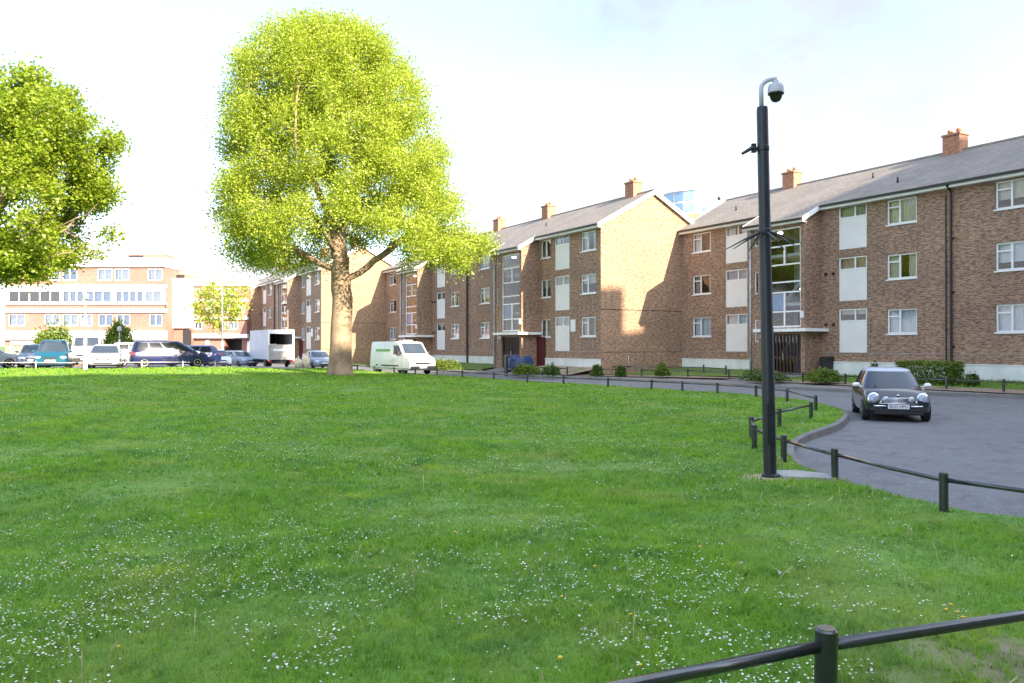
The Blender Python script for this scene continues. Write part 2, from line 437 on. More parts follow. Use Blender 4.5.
def sheet(name, poly, hf, step, mat):
    poly = [Vector((p[0], p[1])) for p in poly]
    xs = [p.x for p in poly]; ys = [p.y for p in poly]
    gx, gy = np.meshgrid(np.arange(min(xs) + step * .5, max(xs), step), np.arange(min(ys) + step * .5, max(ys), step))
    gx = gx.ravel() + RNG.uniform(-.2, .2, gx.size) * step; gy = gy.ravel() + RNG.uniform(-.2, .2, gy.size) * step
    ok = in_poly(gx, gy, poly)
    vs = poly + [Vector((a, b)) for a, b in zip(gx[ok], gy[ok])]
    n = len(poly)
    r_ = geometry.delaunay_2d_cdt(vs, [(i, (i + 1) % n) for i in range(n)], [], 1, 1e-4)
    mb = MB(); mb.add([(p.x, p.y, hf(p.x, p.y)) for p in r_[0]], r_[2])
    o = mb.obj(name, mat, smooth=True)
    me = o.data
    if len(me.polygons) and me.polygons[0].normal.z < 0: me.flip_normals()
    return struct(o)

def strip(name, line, w, z0, z1, mat, closed=False):   # kerb: box section to the one side of the line
    mb = MB(); n = len(line); rows = []
    for i, p in enumerate(line):
        t = (line[min(i + 1, n - 1)] - line[max(i - 1, 0)]).normalized(); r_ = Vector((t.y, -t.x)) * w
        q = p + r_; zb = max(0, park_h(p.x, p.y))
        rows.append([(p.x, p.y, zb + z0), (p.x, p.y, zb + z1), (q.x, q.y, zb + z1 - .012), (q.x + r_.x * .15, q.y + r_.y * .15, zb + z0)])
    vs = [q for r_ in rows for q in r_]; fs = []
    for i in range(n - 1):
        for k in range(4):
            fs.append((i * 4 + k, (i + 1) * 4 + k, (i + 1) * 4 + (k + 1) % 4, i * 4 + (k + 1) % 4))
    mb.add(vs, fs)
    return struct(mb.obj(name, mat, normals=True))
# ------------------------------------------------------------------ the setting
mb = MB(); mb.quad((-1600, -1600, -.12), (1600, -1600, -.12), (1600, 1600, -.12), (-1600, 1600, -.12))
struct(mb.obj('ground', M['verge']))
mb = MB(); gx = np.arange(-120, 121, 3.0); gy = np.arange(-40, 171, 3.0)
vs = [(x, y, park_h(x, y)) for y in gy for x in gx]; w_ = len(gx)
mb.add(vs, [(j * w_ + i, j * w_ + i + 1, (j + 1) * w_ + i + 1, (j + 1) * w_ + i) for j in range(len(gy) - 1) for i in range(w_ - 1)])
struct(mb.obj('road', M['asphalt'], smooth=True))

kerb_pts = [(40, 1.0), (20, 4.0), (12, 5.8), (8, 7.3), (5.56, 8.75), (5.02, 9.5), (4.58, 11.2), (4.5, 12.3), (4.72, 13.6), (5.05, 14.7), (5.5, 15.8), (6.35, 17.3),
            (7.66, 19.2), (8.75, 21.2), (9.35, 22.7), (9.6, 24.4), (9.45, 26.2), (8.95, 28.2), (8.0, 30.0), (7.0, 31.5), (6.0, 33.1), (4.4, 35.3), (2.8, 37.6), (1.2, 40.0),
            (-.5, 42.7), (-2.3, 45.3), (-4.1, 47.7), (-6.6, 50.4), (-10.2, 55.8), (-13.4, 61.5), (-14.9, 64.4)]
def near_in(p):   # the tip of the green
    k = 1 - .05 * S((27 - p[1]) / 8); return (p[0] * k, p[1] * k)
kerb_pts = [near_in(p) if p[0] < 15 else p for p in kerb_pts]
kerb_line = catmull(kerb_pts, 4)
lawn_poly = [(-75, -12), (40, -12)] + [(p.x, p.y) for p in kerb_line] + [(-15.6, 65), (-16.6, 63.5), (-17.6, 59), (-18.8, 52.5), (-20.3, 46.5), (-22.5, 43.8), (-26, 43), (-75, 43)]
sheet('lawn', lawn_poly, lawn_h, 1.1, M['turf'])
strip('kerb', kerb_line, .115, -.16, .095, M['kerb'])

pave_kerb = catmull([(60, -20), (42, 3), (30, 15.8), (24, 22.6), (18.3, 28.5), (13.5, 32.4), (11.56, 35.4), (9.3, 38.6), (6.5, 41.8), (3.3, 45.2), (.8, 48.6), (-2, 53), (-7, 61.6),
                     (-12.2, 70), (-19.5, 76.5), (-28, 90), (-37.5, 107)], 4)
pave_poly = [(p.x, p.y) for p in pave_kerb] + [(-37.5, 150), (60, 150)]
sheet('pavement', pave_poly, lambda x, y: .11, 4.0, M['pavement'])
strip('kerb', [p + Vector((0, 0)) for p in pave_kerb][::-1], .14, -.03, .125, M['kerb'])

# planting strips: grass against the plinths, bark mulch along the pavement edge. Each rises towards the wall.
def bed_z(base_o, w, z_in, z_out):
    def f(x, y):
        q = Vector((x, y, 0)) - P0; o = q.dot(N) - base_o
        return z_out + (z_in - z_out) * S(1 - max(0, o) / w)
    return f
MO = 6.4                                            # the middle block stands this much further out
uo2 = lambda l: [tuple(UO(u, o)[:2]) for u, o in l]
sheet('grass_verge', uo2([(-24, -.3), (5.4, -.3), (5.4, 3.4), (-3, 3.3), (-12, 3.2), (-24, 3.2)]), bed_z(0, 3.6, .40, .2), .8, M['verge'])
sheet('planting_bed', uo2([(-24, 3.2), (-12, 3.2), (-3, 3.3), (5.4, 3.4), (5.4, 4.75), (-3, 4.7), (-12, 4.4), (-24, 4.4)]), bed_z(3.2, 1.5, .215, .15), .8, M['mulch'])
sheet('grass_verge', uo2([(7.7, 1.4), (9.4, 1.4), (9.4, -.3), (16.3, -.3), (16.3, 6.6), (14.5, 6.0), (11.5, 4.4), (7.7, 3.5)]), bed_z(0, 5.2, .50, .2), .8, M['verge'])
sheet('planting_bed', uo2([(7.7, 3.5), (11.5, 4.4), (14.5, 6.0), (16.3, 6.6), (16.3, 8.6), (14.5, 7.6), (11.5, 5.9), (7.7, 4.8)]), bed_z(3.5, 4, .215, .15), .8, M['mulch'])
sheet('planting_bed', uo2([(16.3, MO - .3), (22.9, MO - .3), (22.9, MO + 2.2), (16.3, MO + 2.2)]), bed_z(MO, 2.3, .58, .17), .8, M['mulch'])
sheet('grass_verge', uo2([(27.2, MO - .3), (40, MO - .3), (40, MO + 2.3), (27.2, MO + 2.3)]), bed_z(MO, 2.3, .56, .17), .8, M['verge'])
sheet('grass_verge', uo2([(44.2, MO - .3), (51, MO - .3), (51, MO + 8.8), (44.2, MO + 2.3)]), bed_z(MO, 2.3, .56, .17), .8, M['verge'])

# ------------------------------------------------------------------ the brick flats
FZ = [1.53, 4.13, 6.73]; DEPTH = 8.0; EAVE = 8.96; SL = .54; RIDGE = 9.12 + SL * 4.35
BAYS = [(7.0, 10.7), (24.1, 27.8)]; LEN = 34.6; BO = 1.3
WINS = [(.5, 2.05, 'w'), (3.3, 4.95, 'p'), (5.45, 6.65, 'n'), (13.75, 15.3, 'w'), (18.84, 20.37, 'w'), (21.45, 23.05, 'p'), (29.2, 30.9, 'p'), (32.1, 33.7, 'w')]
curtains = ['curtain_white', 'curtain_white', 'curtain_white', 'curtain_cream', 'curtain_peach', 'curtain_blue', 'curtain_reflection', 'curtain_white']

def roof_z(y): return RIDGE - SL * abs(y - 4)
def slab(mb, xa, xb, ya, yb, t=.11):
    mb.hexa([(xa, ya, roof_z(ya) - t), (xb, ya, roof_z(ya) - t), (xb, yb, roof_z(yb) - t), (xa, yb, roof_z(yb) - t),
             (xa, ya, roof_z(ya)), (xb, ya, roof_z(ya)), (xb, yb, roof_z(yb)), (xa, yb, roof_z(yb))])

def frame_mesh(xa, xb, za, zb, y, bars, w=.06, d=.07):
    mb = MB()
    mb.box(xa, xa + w, y, y + d, za, zb); mb.box(xb - w, xb, y, y + d, za, zb)
    mb.box(xa + w, xb - w, y, y + d, za, za + w); mb.box(xa + w, xb - w, y, y + d, zb - w, zb)
    for k, a, b, c in bars:     # 'v', x, z0, z1  or 'h', z, x0, x1
        h = w * .55
        if k == 'v': mb.box(a - h, a + h, y + .002, y + d - .002, b, c)
        else: mb.box(b, c, y + .004, y + d - .004, a - h * .8, a + h * .8)
    return mb

def curtain_mesh(xa, xb, za, zb, y, amp=.025, wl=.14):
    mb = MB(); n = max(4, int((xb - xa) / .035)); vs = []
    for i in range(n + 1):
        x = xa + (xb - xa) * i / n; o = y + amp * math.sin(x / wl * 6.283) + amp * .5 * math.sin(x / wl * 2.1)
        vs += [(x, o, za), (x, o * 1.0, zb)]
    mb.add(vs, [(2 * i, 2 * i + 2, 2 * i + 3, 2 * i + 1) for i in range(n)])
    return mb

def make_window(root, L0, L1, za, zb, style, rnd, y=.07):
    xa, xb = -L1, -L0; w = .06; W = xb - xa
    bars = []
    if style == 'w':
        xm = xa + W * .42; zt = za + (zb - za) * .70
        bars = [('v', xm, za + w, zb - w), ('h', zt, xa + w, xm - .03)]
    elif style == 'n':
        xm = xa + W * .5; bars = [('v', xm, za + w, zb - w)]
    elif style == 'p':
        xm = xa + W * .58; bars = [('v', xm, za + w, zb - w)]
    f = frame_mesh(xa + .003, xb - .003, za + .003, zb - .003, y, bars, .075 if style != 'p' else .065).obj('window', M['frame_white'], root)
    g = MB(); g.quad((xa + w, y + .035, za + w), (xb - w, y + .035, za + w), (xb - w, y + .035, zb - w), (xa + w, y + .035, zb - w))
    g.obj('pane', M['glass'], f)
    if style != 'p':
        s_ = MB(); s_.box(xa - .04, xb + .04, -.05, y + .02, za - .055, za + .0); s_.obj('sill', M['frame_white'], f)
    c = M[rnd.choice(curtains)]
    k = rnd.random()
    if k < .45: curtain_mesh(xa + .02, xb - .02, za - .05, zb + .03, y + .2).obj('curtain', c, f)
    elif k < .8:
        a = rnd.uniform(.2, .42) * W
        cm = curtain_mesh(xa + .02, xa + a, za - .05, zb + .03, y + .2)
        c2 = curtain_mesh(xb - a, xb - .02, za - .05, zb + .03, y + .2); cm.add(c2.v, c2.f)
        cm.obj('curtain', c, f)
    else:
        curtain_mesh(xa + .02, xb - .02, za + (zb - za) * rnd.uniform(.3, .6), zb + .03, y + .17, .006).obj('blind', c, f)

def make_block(label, group):
    rnd = random.Random(5)
    root = thing('apartment_block', label, 'building', group=group)
    # ---- walls
    wm = MB()
    sections = [(0, 7.0), (10.7, 24.1), (27.8, LEN)]
    for a, b in sections:
        holes = []
        for l0, l1, k in WINS:
            if a <= l0 and l1 <= b:
                for fz in FZ:
                    holes.append((-l1, -l0, fz + (.0 if k == 'p' else .90), fz + (2.19 if k == 'p' else 2.09)))
        wm.wall_y(-b, -a, -.1, EAVE, 0, holes, .16)
    for a, b in BAYS:   # stair bays stand forward
        x0, x1 = -b, -a
        holes = [(-b + 1.05, -a - .25, 2.83, 8.05), (-b + 1.05, -a - .25, .30, 2.5)] + [(-b + .35, -b + .62, z + .55, z + 1.75) for z in FZ]
        wm.wall_y(x0, x1, -.1, 8.22, -BO, holes, .2)
        for x in (x0, x1):
            wm.add([(x, -BO, -.1), (x, 0, -.1), (x, 0, roof_z(0) - .12), (x, -BO, roof_z(-BO) - .12)], [(0, 1, 2, 3)])
    wm.quad((-LEN, DEPTH, -.1), (-LEN, DEPTH, EAVE), (0, DEPTH, EAVE), (0, DEPTH, -.1))
    wall = wm.obj('wall', M['brick'], root)
    for x in (0, -LEN):
        gm = MB(); gm.add([(x, 0, -.1), (x, DEPTH, -.1), (x, DEPTH, roof_z(DEPTH) - .12), (x, 4, RIDGE - .12), (x, 0, roof_z(0) - .12)], [(0, 1, 2, 3, 4)])
        gm.obj('gable_wall', M['brick_warm'], root)
    # movement joint lines across the gable (thin lead strip), damp course and pale plinth
    tm = MB()
    for a, b in sections: tm.box(-b + .004, -a - .004, -.012, -.001, 1.50, 1.525)
    tm.obj('damp_course', M['concrete'], root)
    jm = MB(); jm.box(.001, .008, .0, DEPTH, 4.02, 4.05); jm.box(.001, .008, .0, DEPTH, 1.47, 1.50); jm.obj('expansion_joint', M['gutter'], root)
    for a, b in sections:
        pm = MB(); pm.box(-b + .01, -a - .01 if a else -.02, -.06, -.002, -.1, 1.03); pm.box(-b + .01, -a - .01 if a else -.02, -.085, -.002, 1.0315, 1.075)
        pm.obj('plinth', M['render_white'], root)
    # ---- roof
    rm = MB(); slab(rm, -LEN - .18, .18, -.35, 4.0); slab(rm, -LEN - .18, .18, 4.0, DEPTH + .35)
    for a, b in BAYS: slab(rm, -b - .16, -a + .16, -BO - .35, -.35)
    roof = rm.obj('roof', M['slate'], root)
    rt = MB(); rt.tube([(-LEN - .18, 4, RIDGE - .02), (.18, 4, RIDGE - .02)], .1, 8); rt.obj('ridge_tile', M['slate'], roof)
    fm = MB()
    ze = roof_z(-.35) - .115
    for a, b in sections:
        xa = -b - (.18 if b == LEN else -.16); xb = -a + (.18 if a == 0 else -.16)
        fm.box(xa, xb, -.36, -.33, ze - .14, ze + .0); fm.box(xa, xb, -.33, -.001, ze - .14, ze - .11)
    zb_ = roof_z(-BO - .35) - .115
    for a, b in BAYS:
        fm.box(-b - .16, -a + .16, -BO - .36, -BO - .33, zb_ - .12, zb_)
        fm.box(-b - .155, -a + .155, -BO - .33, -BO - .001, zb_ - .12, zb_ - .09)
    fm.obj('fascia', M['white_paint'], roof)
    gm = MB()
    for a, b in sections:
        xa = -b - (.18 if b == LEN else -.17); xb = -a + (.18 if a == 0 else -.17)
        gm.box(xa, xb, -.47, -.362, ze - .02, ze + .08)
    for a, b in BAYS: gm.box(-b - .16, -a + .16, -BO - .47, -BO - .362, zb_ - .02, zb_ + .08)
    gm.obj('gutter', M['gutter'], roof)
    def barge(mb, x, ya, yb, h=.27, t=.035):
        mb.hexa([(x, ya, roof_z(ya) - h), (x + t, ya, roof_z(ya) - h), (x + t, yb, roof_z(yb) - h), (x, yb, roof_z(yb) - h),
                 (x, ya, roof_z(ya) + .02), (x + t, ya, roof_z(ya) + .02), (x + t, yb, roof_z(yb) + .02), (x, yb, roof_z(yb) + .02)])
    for x in (.183, -LEN - .218):
        bm_ = MB(); barge(bm_, x, -.36, 4.0); barge(bm_, x, 4.0, DEPTH + .36)
        sx = 0.0 if x > 0 else x + .036
        ex = x if x > 0 else -LEN
        for ya, yb in ((-.34, 4.0), (4.0, DEPTH + .34)):  # soffit under the verge
            bm_.quad((sx, ya, roof_z(ya) - .2), (ex, ya, roof_z(ya) - .2), (ex, yb, roof_z(yb) - .2), (sx, yb, roof_z(yb) - .2))
        bm_.obj('barge_board', M['white_paint'], roof)
    for a, b in BAYS:
        for x in (-a + .163, -b - .198):
            bm_ = MB(); barge(bm_, x, -BO - .36, -.36, .24); bm_.obj('barge_board', M['white_paint'], roof)
            # small soffit return
    for L in (1.9, 11.9, 19.4, 29.4):
        cm = MB(); cm.box(-L - .43, -L + .43, 3.64, 4.36, RIDGE - .4, RIDGE + .74); cm.box(-L - .48, -L + .48, 3.58, 4.42, RIDGE + .741, RIDGE + .83)
        ch = cm.obj('chimney', M['brick_red'], root)
        for dx in (-.24, .2)[:1 if L in (11.8, 29.5) else 2]:
            pm = MB(); pm.lathe([(.12, RIDGE + .831), (.11, RIDGE + .95), (.135, RIDGE + .97), (.135, RIDGE + 1.05), (.09, RIDGE + 1.11)], 10, (-L + dx, 4.0, 0))
            pm.obj('chimney_pot', M['pot'], ch, angle=40)
    # ---- windows
    for l0, l1, k in WINS:
        for fi, fz in enumerate(FZ):
            if k == 'p':
                make_window(root, l0, l1, fz + 1.55, fz + 2.19, 'p', rnd, .03)
                pm = MB(); pm.box(-l1 + .003, -l0 - .003, .03, .09, fz + .003, fz + 1.545)
                pm.obj('infill_panel', M['cream_panel'], root)
            else: make_window(root, l0, l1, fz + .90, fz + 2.09, k, rnd)
    # ---- stair bays
    for a, b in BAYS:
        xa, xb = -b + 1.05, -a - .25; y = -BO + .06; xm = xa + (xb - xa) * .54
        hs = [7.12, 6.14, 5.22, 4.68, 3.66]
        bars = [('h', z, xa + .06, xb - .06) for z in hs] + [('v', xm, 6.16, 7.10), ('v', xm, 3.68, 4.66), ('v', xm, 2.9, 3.64)]
        f = frame_mesh(xa + .003, xb - .003, 2.833, 8.047, y, bars, .085, .09).obj('stairwell_window', M['frame_white'], root)
        g = MB(); g.quad((xa + .07, y + .045, 2.9), (xb - .07, y + .045, 2.9), (xb - .07, y + .045, 7.98), (xa + .07, y + .045, 7.98)); g.obj('pane', M['glass'], f)
        bp = MB(); bp.box(xa + .1, xm - .06, y + .05, y + .06, 3.74, 4.6); bp.obj('reflection_pane', M['glass_blue'], f)  # solid blue panel painted as the bluish reflection in one pane
        im = MB()                                                    # landings, stair flights and the wall behind the glass
        for z in (4.13, 6.73): im.box(xa - .3, xb + .15, -BO + .3, 1.6, z - .16, z)
        for z0, z1 in ((1.53, 4.0), (4.13, 6.6)):
            im.hexa([(xa - .2, .2, z0 - .2), (xb, .2, z1 - .2), (xb, 1.2, z1 - .2), (xa - .2, 1.2, z0 - .2), (xa - .2, .2, z0), (xb, .2, z1), (xb, 1.2, z1), (xa - .2, 1.2, z0)])
        im.box(xa - .5, xb + .25, 1.62, 1.7, .2, 8.4)
        im.obj('stair_landing', M['interior_green'], root)
        for z in (8.0, 4.9):
            lm = MB(); lm.lathe([(.03, z - .12), (.14, z - .09), (.15, z - .03), (.12, z)], 12, (xa + .42 if z > 6 else xb - .5, -BO + .75, 0)); lm.obj('ceiling_lamp', M['stair_light'], root, smooth=True)
        for z in FZ:
            q = frame_mesh(-b + .353, -b + .617, z + .553, z + 1.747, -BO + .05, [], .05).obj('window', M['frame_white'], root)
            g = MB(); g.quad((-b + .39, -BO + .08, z + .59), (-b + .58, -BO + .08, z + .59), (-b + .58, -BO + .08, z + 1.71), (-b + .39, -BO + .08, z + 1.71)); g.obj('pane', M['glass'], q)
        cm = MB(); cm.box(-b + .7, -a + .45, -BO - .5, -BO - .002, 2.60, 2.76); cm.box(-a + .003, -a + .45, -BO + .0, -.004, 2.60, 2.758); cm.obj('canopy', M['white_paint'], root)
        dm = MB(); xd0, xd1 = xa + .003, xb - .003; yd = -BO + .1
        dm.box(xd0, xd0 + .07, yd, yd + .08, .302, 2.497); dm.box(xd1 - .07, xd1, yd, yd + .08, .302, 2.497); dm.box(xd0 + .07, xd1 - .07, yd, yd + .08, 2.4, 2.497)
        k = int((xd1 - xd0 - .14) / .22)
        for i in range(k + 1):
            x = xd0 + .07 + (xd1 - xd0 - .14) * i / k; dm.box(x - .045, x + .045, yd + .02, yd + .06, .302, 2.4)
        dm.box(xd0 + .07, xd1 - .07, yd + .025, yd + .055, 1.2, 1.32); dm.box(xd0 + .07, xd1 - .07, yd + .025, yd + .055, .302, .5)
        dr = dm.obj('entrance_door', M['door_brown'], root)
        hm = MB(); hm.box((xd0 + xd1) / 2 - .02, (xd0 + xd1) / 2 + .02, yd - .05, yd + .0, 1.1, 1.5); hm.obj('handle', M['chrome'], dr)
        g = MB(); g.quad((xd0 + .07, yd + .065, .4), (xd1 - .07, yd + .065, .4), (xd1 - .07, yd + .065, 2.4), (xd0 + .07, yd + .065, 2.4)); g.obj('pane', M['glass'], dr)
        pm = MB(); pm.tube([(-b + .12, -BO - .07, .2), (-b + .12, -BO - .07, 8.15)], .055, 8); pm.obj('soil_pipe', M['pipe_grey'], root, smooth=True)
        lm = MB(); lm.box(xa - .2, xa - .06, -BO - .12, -BO - .002, 2.3, 2.5); lm.obj('wall_lamp', M['sign_white'], root)
        lb = MB(); lb.box(-a - .22, -a - .03, -BO - .1, -BO - .003, 3.3, 3.65); lb.obj('notice_plate', M['sign_white'], root)
        # flue terminals on the return and a dark bin by the door
        for z in (2.95, 5.55):
            for dx in (.75, .3):
                if a > 20:
                    vm = MB(); vm.lathe([(.08, -.09), (.08, -.001)], 10, (-a + dx, 0, z), 'y'); vm.obj('vent', M['gutter'], root)
    pm = MB(); pm.tube([(-17.15, -.4, 8.95), (-17.15, -.12, 8.7), (-17.15, -.12, .35)], .055, 8); pm.tube([(-17.42, -.06, 8.6), (-17.42, -.06, .6)], .03, 6)
    for z in (1.8, 4.2, 6.6): pm.box(-17.25, -17.05, -.06, -.001, z, z + .08)
    pm.obj('downpipe', M['pipe_black'], root, angle=40)
    pm = MB(); pm.tube([(.10, 2.0, .5), (.10, 2.0, 1.3)], .03, 6) ; pm.obj('vent_pipe', M['pipe_grey'], root, smooth=True)
    dm = MB(); dm.box(-6.95, -6.05, -.14, -.0015, .45, 2.45); dm.box(-6.9, -6.1, -.15, -.141, .6, 1.35); dm.box(-6.9, -6.1, -.15, -.141, 1.45, 2.35)
    dr = dm.obj('store_door', M['maroon'], root)
    sm = MB(); sm.box(-3.12, -2.62, -.04, -.003, 2.75, 3.5); sm.box(-3.05, -2.69, -.045, -.041, 3.2, 3.35); sm.obj('notice_board', M['sign_white'], root)
    # roof ventilators
    for L, y in ((8.5, 1.6), (14.5, 1.2), (20.4, .9), (31.5, 1.5), (22.8, 2.4)):
        vm = MB(); vm.tube([(-L, y, roof_z(y) - .02), (-L, y, roof_z(y) + .26)], .05, 8); vm.obj('roof_vent', M['gutter'], root, smooth=True)
    return root

RZ = math.atan2(-.8641, .5033)
GB = 'three storey brick apartment blocks'
blk = make_block('long brown brick flats behind the parked dark hatchback and black camera pole, plain slate roof', GB)
c0 = UO(16.1 - LEN, 0); blk.location = c0; blk.rotation_euler = (0, 0, RZ)
b2 = copy_tree(blk); c1 = UO(16.1, MO); b2.location = c1
b2['label'] = 'brick flats whose large sunlit gable with stepped shadow stands in the middle of the terrace'
b3 = copy_tree(blk); c2 = c1 + D * LEN + N * MO; b3.location = c2
b3['label'] = 'farthest of the slate-roofed brick flats, rising behind the plane trunk and white truck'
for o in kids(b2):
    if o.name.startswith('store_door'): o['label'] = 'maroon boarded store door'
# entrance paths
for u0, o0 in ((6.6, 0), (25.0, MO)):
    sheet('path', uo2([(u0 - 1.15, o0 + 1.2), (u0 + 1.05, o0 + 1.2), (u0 + 1.15, o0 + 4.9 if o0 == 0 else o0 + 2.6), (u0 - 1.2, o0 + 4.9 if o0 == 0 else o0 + 2.6)]),
          bed_z(o0 + 1.2, 3.2 if o0 == 0 else 1.3, .36, .13), .7, M['pavement'])
# ------------------------------------------------------------------ other buildings
def band_wall(mb, x0, x1, z0, z1, y, holes=(), d=.15): mb.wall_y(x0, x1, z0, z1, y, list(holes), d)

def simple_window(root, xa, xb, za, zb, y, npane=2, curtain=None, w=.09):
    bars = [('v', xa + (xb - xa) * k / npane, za + w, zb - w) for k in range(1, npane)]
    f = frame_mesh(xa + .004, xb - .004, za + .004, zb - .004, y, bars, w, .08).obj('window', M['frame_white'], root)
    g = MB(); g.quad((xa + w, y + .04, za + w), (xb - w, y + .04, za + w), (xb - w, y + .04, zb - w), (xa + w, y + .04, zb - w)); g.obj('pane', M['glass'], f)
    if curtain:
        curtain_mesh(xa + .03, xb - .03, za, zb, y + .3, .03, .25).obj('curtain', M[curtain], f)
    return f

# flat-roofed banded block beyond the car park (about 90 m away)
K9 = 90 / 800.
fx = lambda px: (px - 512) * K9
fz = lambda py: EYE + (345.5 - py) * K9
fb = thing('banded_block', 'low flat-roofed block striped with white bands and red brick beyond the car park', 'building', (0, 90, 0))
rows = [  # storey: brick z range, band z range, windows (px0, px1, panes, curtain)
    (fz(286), fz(267), [(8, 21, 2, 'curtain_white'), (47.5, 60, 2, None), (62, 77, 2, None), (97, 112, 2, 'curtain_white'), (114, 129.5, 2, 'curtain_white'), (147.5, 162, 2, 'curtain_white')], fz(280.5), fz(268.5)),
    (fz(303.5), fz(286), [(8, 60, 5, None), (62, 83, 3, None), (84.5, 111, 3, None), (115, 143, 4, None), (144.5, 161, 2, None)], fz(302.5), fz(290.5)),
    (fz(331), fz(309), [(8, 25, 2, 'curtain_white'), (44, 60, 2, 'curtain_white'), (62, 78.5, 2, 'curtain_white'), (80, 92, 2, 'curtain_white'), (98, 113, 2, None), (116, 130, 2, None), (149, 162, 2, None)], fz(326), fz(314)),
]
xl, xr = fx(5), fx(165)
wb = MB(); wh = MB()
for i, (z0, z1, wins, wa, wz) in enumerate(rows):
    band_wall(wb if i != 1 else wh, xl, xr, z0, z1, 0, [(fx(a), fx(b), wa, wz) for a, b, n, c in wins])
    for a, b, n, c in wins: simple_window(fb, fx(a), fx(b), wa, wz, .06, n, c or random.choice(['curtain_blue', 'curtain_blue', 'curtain_white', None]))
wb.box(xl, xr, .0, .2, fz(309) + .002, fz(303.5) - .002)
wb.add([(xr, 0, -.5), (xr, 4, -.5), (xr, 4, fz(267)), (xr, 0, fz(267))], [(0, 1, 2, 3)]); wb.add([(xl, 0, -.5), (xl, 4, -.5), (xl, 4, fz(267)), (xl, 0, fz(267))], [(3, 2, 1, 0)])
wb.add([(xl, 4, -.5), (xr, 4, -.5), (xr, 4, fz(267)), (xl, 4, fz(267))], [(3, 2, 1, 0)])
wb.box(xl, xr, .1, .3, -.5, fz(339.5))
wb.obj('brick_wall', M['brick_pink'], fb); wh.obj('white_wall', M['white_paint'], fb)
for za, zb, o in ((fz(267), fz(258), .25), (fz(314) + .15, fz(309), .2), (fz(340), fz(331), .3), (fz(287.6), fz(285), .18), (fz(304.5), fz(302.7), .2)):
    bm_ = MB(); bm_.box(xl - .1, xr + .1, -o, .35 if za < fz(268) else 3.9, za, zb); bm_.obj('white_band', M['white_paint'], fb)
rm = MB(); rm.box(xl, xr, 0.1, 4, fz(259), fz(258.4)); rm.obj('roof', M['concrete'], fb)
for a, b in ((10, 34), (40, 64), (72, 96), (104, 128), (136, 158)):
    gm = MB(); gm.box(fx(a), fx(b), .02, .09, .0, fz(341)); gm.obj('garage_door', M['frame_white'], fb)
pm = MB(); pm.box(fx(122), fx(161), 1, 3.5, fz(258.3), fz(253.2)); ph = pm.obj('lift_housing', M['brick_pink'], fb)
wm = MB(); wm.box(fx(121), fx(161.5), .9, 3.6, fz(253.1), fz(251.6)); wm.obj('white_band', M['white_paint'], ph)
lm = MB(); lm.box(fx(125), fx(139), .93, .98, fz(258), fz(254.5)); lm.obj('louvre', M['plastic_dark'], ph)
am = MB(); am.tube([(fx(120), 2, fz(258)), (fx(120), 2, fz(244))], .05, 6); am.tube([(fx(120), 2, fz(248)), (fx(123), 2, fz(248))], .03, 6); am.obj('aerial_mast', M['lamp_post_grey'], fb)

sw = thing('stair_tower', 'white clad stair tower joining the two banded brick buildings', 'building', (0, 92, 0))
K = 92 / 800.; gx_ = lambda px: (px - 512) * K; gz = lambda py: EYE + (345.5 - py) * K
cm = MB(); cm.box(gx_(165), gx_(190), 0, 6, gz(328), gz(281)); cm.obj('cladding', M['white_paint'], sw)
cm = MB(); cm.box(gx_(165), gx_(190), .4, 6, -.5, gz(328)); cm.obj('brick_base', M['brick_pink'], sw)
cm = MB(); cm.box(gx_(164), gx_(191), -.15, 6.2, gz(280.8), gz(278.5)); cm.obj('roof', M['white_paint'], sw)
cm = MB(); cm.box(gx_(166), gx_(181), 1, 5, gz(278.4), gz(273)); ph = cm.obj('plant_room', M['brick_red'], sw)
cm = MB(); cm.box(gx_(169), gx_(181), .95, .99, gz(277), gz(274)); cm.obj('louvre', M['plastic_dark'], ph)
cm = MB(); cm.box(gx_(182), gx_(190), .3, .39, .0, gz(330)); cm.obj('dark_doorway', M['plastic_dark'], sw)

wg = thing('banded_wing', 'shorter banded brick wing with dark garage mouth behind the thin yellow tree', 'building', (0, 93, 0))
K = 93 / 800.
wb = MB(); xl, xr = gx_(190), gx_(247); brick_b = [(gz(299), gz(286)), (gz(317), gz(302)), (gz(334), gz(319.5))]
wins = [[(195, 203), (212, 222), (224, 236)], [(206, 214), (224, 230), (238, 245)], [(194, 202), (220, 229), (230, 238)]]
for (z0, z1), ws in zip(brick_b, wins):
    h_ = [(gx_(a), gx_(b), z0 + .5, z1 - .25) for a, b in ws]; band_wall(wb, xl, xr, z0, z1, 0, h_)
    for q in h_: simple_window(wg, q[0], q[1], q[2], q[3], .06, 2, random.choice(['curtain_white', None]))
band_wall(wb, xl, xr, -.5, gz(338), .3, [(gx_(224), gx_(241), -.5, gz(339))], 2)
wb.add([(xl, 0, -.5), (xl, 9, -.5), (xl, 9, gz(286)), (xl, 0, gz(286))], [(3, 2, 1, 0)]); wb.add([(xr, 0, -.5), (xr, 9, -.5), (xr, 9, gz(286)), (xr, 0, gz(286))], [(0, 1, 2, 3)])
wb.quad((xl, 9, -.5), (xl, 9, gz(286)), (xr, 9, gz(286)), (xr, 9, -.5))
wb.obj('brick_wall', M['brick_pink'], wg)
for za, zb in ((gz(286), gz(279)), (gz(302), gz(299)), (gz(319.5), gz(317)), (gz(338), gz(334))):
    bm_ = MB(); bm_.box(xl - .1, xr + .1, -.25, 9 if za > gz(290) else .3, za, zb); bm_.obj('white_band', M['white_paint'], wg)
dm = MB(); dm.box(gx_(224), gx_(241), 2.2, 2.3, -.5, gz(339)); dm.obj('garage_back', M['plastic_dark'], wg)
